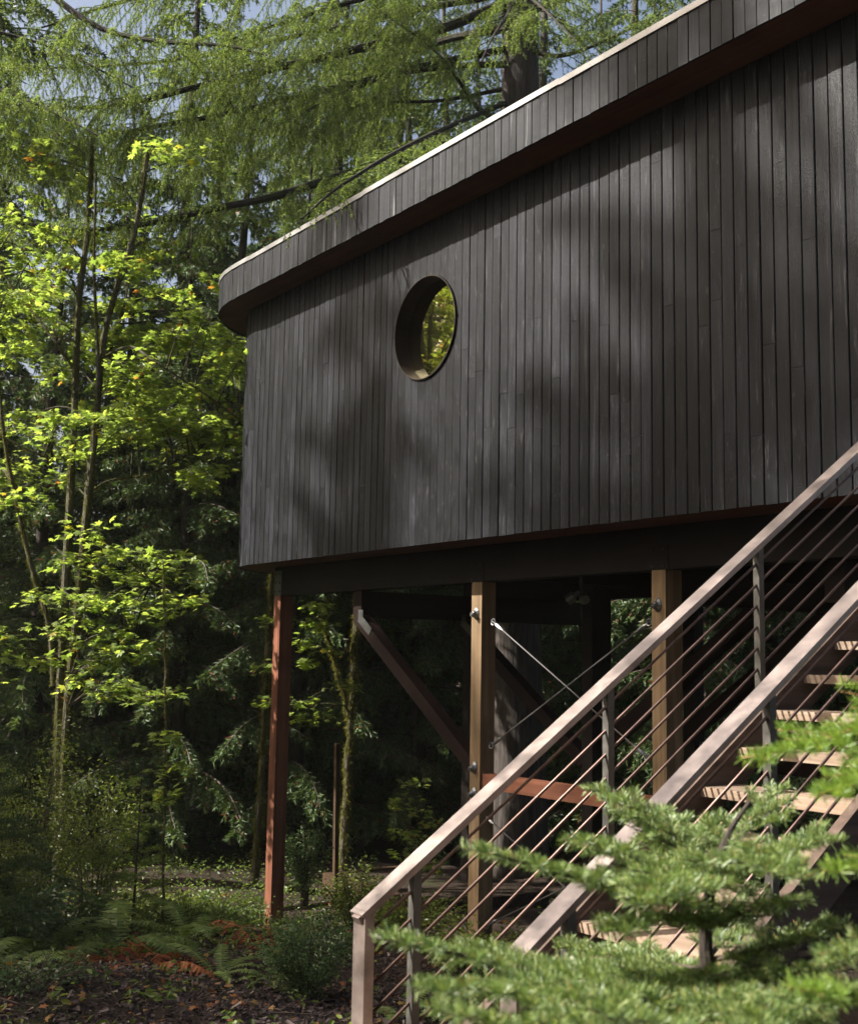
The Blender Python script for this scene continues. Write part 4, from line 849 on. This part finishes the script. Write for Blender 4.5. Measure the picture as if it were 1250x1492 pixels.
# timber edging with a stake, under the floor
STAKE = m_wood('aged_timber', [(0.03, 0.017, 0.008), (0.065, 0.038, 0.018)], 0.7, axis=2)
pb = gpt(520, 15.6); e = thing('timber_edging', pb, 'low brown timber retaining edge on the ground beneath the house', 'edging'); g = G()
c0 = pb+np.array([0, 0, 0.1])
for k in range(2):
    g = G(); g.abox(c0+np.array([-0.75, -0.06, -0.3+k*0.205]), c0+np.array([1.6, 0.06, -0.1+k*0.205])); g.build('timber', STAKE, e)
g = G(); g.abox(c0+np.array([-0.75, 0.065, -0.3]), c0+np.array([-0.63, 1.8, 0.10])); g.build('timber', STAKE, e)
g = G(); g.abox(c0+np.array([-0.62, 0.061, -0.3]), c0+np.array([1.6, 1.8, 0.085])); g.build('soil_fill', SOIL, e)
ps = at(489, 1280, 15.9); st = thing('timber_stake', ps, 'thin brown timber stake standing at the low retaining edge', 'stake'); g = G(); tp = at(491, 1085, 15.9); g.bar(ps-(0, 0, 0.25), tp, 0.055, 0.055, (0, 1, 0)); g.build('stake', STAKE, st); g = G(); g.bar(tp+(0, 0, 0.001), tp+(0, 0, 0.012), 0.055, 0.055, (0, 1, 0)); g.build('end_grain', POSTW, st)

# ------------------------------------------------------------------ young firs near the camera
def fir_spray(g, path, r0, lat=0.22, step=0.058, rs=rng, per_m=1650, nl=0.0245, nw=0.0020, upn=(0, 0, 1), start=0.12, sub=True, wm=0, nm=1, droop=0.1):
    """flat fir branch: main axis, paired side shoots, each a dense brush of needles"""
    path = np.asarray(path, float); seg = np.linalg.norm(np.diff(path, axis=0), axis=1); cum = np.concatenate([[0], np.cumsum(seg)]); L = cum[-1]
    g.tube(path, np.linspace(r0, 0.0016, len(path)), 6, m=wm); A, B, Fv, S = [], [], [], []
    def shoot(p, d, l, side):
        n = max(2, int(l/0.03)); q = p
        for k in range(n):
            d = nrm(d+np.array([0, 0, -droop*0.12+0.02])+rs.normal(0, 0.025, 3)); q2 = q+d*l/n; A.append(q); B.append(q2); Fv.append(nrm(np.cross(d, upn))); q = q2
        return q, d
    for i in range(len(seg)):
        if cum[i] > start*L*0.8: A.append(path[i]); B.append(path[i+1]); Fv.append(nrm(np.cross(path[i+1]-path[i], upn)))
    s = start*L
    while s < L-0.02:
        i = max(0, min(np.searchsorted(cum, s)-1, len(seg)-1)); p = path[i]+(path[i+1]-path[i])*((s-cum[i])/seg[i]); t = nrm(path[i+1]-path[i]); sd = nrm(np.cross(t, upn)); f = s/L
        for sg in (-1, 1):
            if rs.random() < 0.06: continue
            l = (lat*(1-f)**0.75+0.035)*rs.uniform(0.7, 1.15)*(0.55+0.45*min(1, f/0.25)); d = nrm(sd*sg*rs.uniform(0.75, 1.0)+t*rs.uniform(0.55, 0.85)+np.array([0, 0, rs.normal(0.0, 0.12)])); q = p; j = 0
            if sub and l > 0.085:
                m_ = int(l/0.066)
                for k in range(1, m_):
                    pk = p+d*l*k/m_
                    for s2 in (-1, 1):
                        if rs.random() < 0.15: continue
                        e = nrm(nrm(np.cross(d, upn))*s2*0.85+d*0.7+np.array([0, 0, rs.normal(0, 0.12)])); shoot(pk, e, (l*(1-k/m_)*0.62+0.025)*rs.uniform(0.6, 1.1), s2)
            shoot(p, d, l, sg); S.append((p, p+d*l))
        s += step*rs.uniform(0.75, 1.3)
    S = np.array(S)
    if len(S): strips(g, S[:, 0], S[:, 1], 0.0028, 0.0014, wm)
    needles(g, A, B, per_m, nl, nw, nm, flat=Fv, up_bias=0.45, fwd_=0.5, rs=rs, quad=True, minn=3)
def young_fir():
    D = 3.0; b = at(1040, 1492, D); b[2] = gz(b[0], b[1]); e = thing('young_fir', b, 'bright young fir standing before the stair in the lower right', 'tree'); rs = np.random.default_rng(91)
    stem = smooth_path([np.array([b[0], b[1], b[2]-0.1]), at(1034, 1492, D), at(1028, 1380, D), at(1036, 1290, D), at(1062, 1215, D+0.05), at(1092, 1168, D+0.08)], 24)
    g = G(); g.tube(stem, np.linspace(0.026, 0.004, 24), 10, jit=0.05); g.build('trunk', BARKD, e)
    def br(pts, **kw):
        path = smooth_path([at(*p) for p in pts], 18); g = G(); fir_spray(g, path, kw.pop('r', 0.008), rs=rs, **kw); g.build('branch', [TWIG, NEEDLEF], e)
    W1 = (1034, 1295, 3.0)
    br([W1, (1000, 1235, 3.1), (930, 1180, 3.18), (868, 1150, 3.25)], lat=0.17)
    br([W1, (960, 1262, 2.9), (880, 1236, 2.8), (838, 1222, 2.75)], lat=0.20)
    br([W1, (930, 1300, 2.75), (800, 1268, 2.6), (690, 1236, 2.5)], lat=0.20, r=0.009)
    br([(1040, 1280, 3), (1075, 1220, 3.12), (1110, 1175, 3.2), (1135, 1150, 3.25)], lat=0.16)
    br([(1036, 1285, 3), (1100, 1250, 2.9), (1170, 1232, 2.85), (1232, 1226, 2.8)], lat=0.19)
    br([(1036, 1285, 3), (1070, 1262, 2.75), (1120, 1262, 2.5), (1170, 1280, 2.35)], lat=0.17)
    br([(1036, 1290, 3), (1000, 1280, 2.7), (960, 1290, 2.45), (925, 1320, 2.3)], lat=0.18)
    br([(1045, 1260, 3), (1000, 1222, 3.25), (975, 1195, 3.45), (960, 1178, 3.6)], lat=0.15)
    W2 = (1030, 1415, 3.0)
    br([W2, (900, 1425, 2.75), (760, 1412, 2.55), (640, 1385, 2.42), (548, 1368, 2.35)], lat=0.24, r=0.011)
    br([W2, (920, 1450, 2.6), (800, 1452, 2.35), (690, 1440, 2.2), (600, 1440, 2.1)], lat=0.20)
    br([W2, (960, 1440, 2.55), (880, 1470, 2.25), (800, 1500, 2.05)], lat=0.18); br([W2, (1000, 1460, 2.6), (980, 1490, 2.35), (950, 1530, 2.15)], lat=0.16)
    br([(1032, 1400, 3), (1110, 1385, 2.95), (1180, 1362, 2.9), (1235, 1345, 2.85)], lat=0.15); br([W2, (1090, 1425, 2.8), (1160, 1420, 2.65), (1230, 1400, 2.5)], lat=0.16)
    br([(1032, 1395, 3), (1060, 1350, 3.2), (1085, 1310, 3.35), (1100, 1290, 3.45)], lat=0.12); br([W2, (940, 1400, 3.2), (870, 1385, 3.4), (820, 1370, 3.5)], lat=0.15)
    br([W2, (1060, 1450, 2.55), (1100, 1480, 2.2), (1130, 1530, 2.0)], lat=0.17)
    W3 = (1034, 1560, 3.0)
    br([(1030, 1350, 3), (1080, 1330, 2.85), (1130, 1318, 2.75), (1180, 1312, 2.7)], lat=0.12); br([(1030, 1345, 3), (980, 1340, 2.8), (930, 1345, 2.65), (880, 1360, 2.5)], lat=0.13)
    br([W2, (1080, 1440, 2.95), (1140, 1462, 2.9), (1200, 1470, 2.85)], lat=0.15); br([W2, (850, 1440, 2.9), (720, 1450, 2.75), (620, 1470, 2.65)], lat=0.18)
    br([W3, (1090, 1520, 2.6), (1150, 1480, 2.3), (1230, 1452, 2.1), (1300, 1440, 2.0)], lat=0.2); br([W3, (900, 1540, 2.5), (780, 1500, 2.2), (660, 1480, 2.0)], lat=0.2); br([W3, (980, 1510, 2.4), (930, 1490, 2.1), (880, 1480, 1.95)], lat=0.17)
young_fir()
def edge_fir():
    b = at(1500, 1300, 2.8); b[2] = gz(b[0], b[1]); e = thing('young_fir', b, 'second young fir whose bright branches reach in from the right edge', 'tree'); rs = np.random.default_rng(92)
    g = G(); g.tube([b-(0, 0, 0.1), b+(0, 0, 2.8)], [0.035, 0.012], 10); g.build('trunk', BARKD, e)
    def br(pts, mat, **kw):
        path = smooth_path([at(*p) for p in pts], 16); g = G(); fir_spray(g, path, 0.008, rs=rs, **kw); g.build('branch', [TWIGO, mat], e)
    br([(1500, 1010, 2.8), (1360, 1030, 2.6), (1250, 1062, 2.48), (1170, 1088, 2.42), (1098, 1103, 2.38)], NEEDLEY, lat=0.21, start=0.3, step=0.05)
    br([(1500, 1080, 2.8), (1380, 1090, 2.45), (1290, 1120, 2.3), (1220, 1150, 2.2), (1190, 1160, 2.18)], NEEDLEY, lat=0.18, start=0.3, step=0.05)
    br([(1500, 1230, 2.8), (1400, 1222, 2.5), (1320, 1240, 2.4), (1250, 1262, 2.35), (1200, 1270, 2.3)], NEEDLEY, lat=0.12, start=0.3)
    br([(1500, 1420, 2.8), (1400, 1400, 2.5), (1310, 1385, 2.35), (1240, 1385, 2.25), (1196, 1390, 2.2)], NEEDLEF, lat=0.13, start=0.3)
    br([(1500, 1560, 2.8), (1380, 1500, 2.3), (1270, 1460, 2.1), (1150, 1440, 2.0)], NEEDLEY, lat=0.2, start=0.2)
edge_fir()
def sapling(name, px, d, h, rad, label, seed, nb, mat, up=0.15):
    rs = np.random.default_rng(seed); b = gpt(px, d); e = thing(name, b, label, 'tree'); g = G(); g.tube([b-(0, 0, 0.05), b+(0.02, 0.01, h*0.6), b+(0, 0.03, h)], [0.012*h**0.7, 0.007*h**0.7, 0.003], 7); g.build('trunk', BARKD, e)
    for k in range(nb):
        f = 0.12+0.85*k/nb; z = h*f; L = rad*(1-f)**0.7*rs.uniform(0.75, 1.15)+0.12; az = k*2.4+rs.normal(0, 0.25); dd = np.array([math.cos(az), math.sin(az), 0]); p0 = b+np.array([0, 0, z])
        path = smooth_path([p0, p0+dd*L*0.5+(0, 0, up*L), p0+dd*L+(0, 0, (up-0.25)*L)], 9); g = G(); fir_spray(g, path, 0.005, lat=L*0.33, step=0.07, rs=rs, per_m=320, nl=0.03, nw=0.005, start=0.15); g.build('branch', [TWIG, mat], e)
sapling('hemlock_sapling', 195, 12.6, 1.75, 0.55, 'feathery pale hemlock sapling between huckleberry and sapling pole', 95, 20, NEEDLE)
sapling('fir_sapling', -40, 10.8, 3.4, 0.95, 'dark young conifer cut by the left edge beneath the maple', 96, 34, NEEDLED)

# ------------------------------------------------------------------ moist forest air
def haze(density):
    g = G(); g.abox((-260, -260, -3.5), (260, 260, 36)); m = bpy.data.materials.new('forest_air'); m.use_nodes = True; nt = m.node_tree; nt.nodes.remove(nt.nodes['Principled BSDF'])
    pv = nt.nodes.new('ShaderNodeVolumePrincipled'); pv.inputs['Color'].default_value = (0.95, 0.97, 0.93, 1); pv.inputs['Density'].default_value = density; pv.inputs['Anisotropy'].default_value = 0.3
    nt.links.new(pv.outputs[0], nt.nodes['Material Output'].inputs['Volume']); g.build('haze', m, kind='stuff', label='thin pale moist air filling the forest clearing', cat='haze')
haze(0.0003)
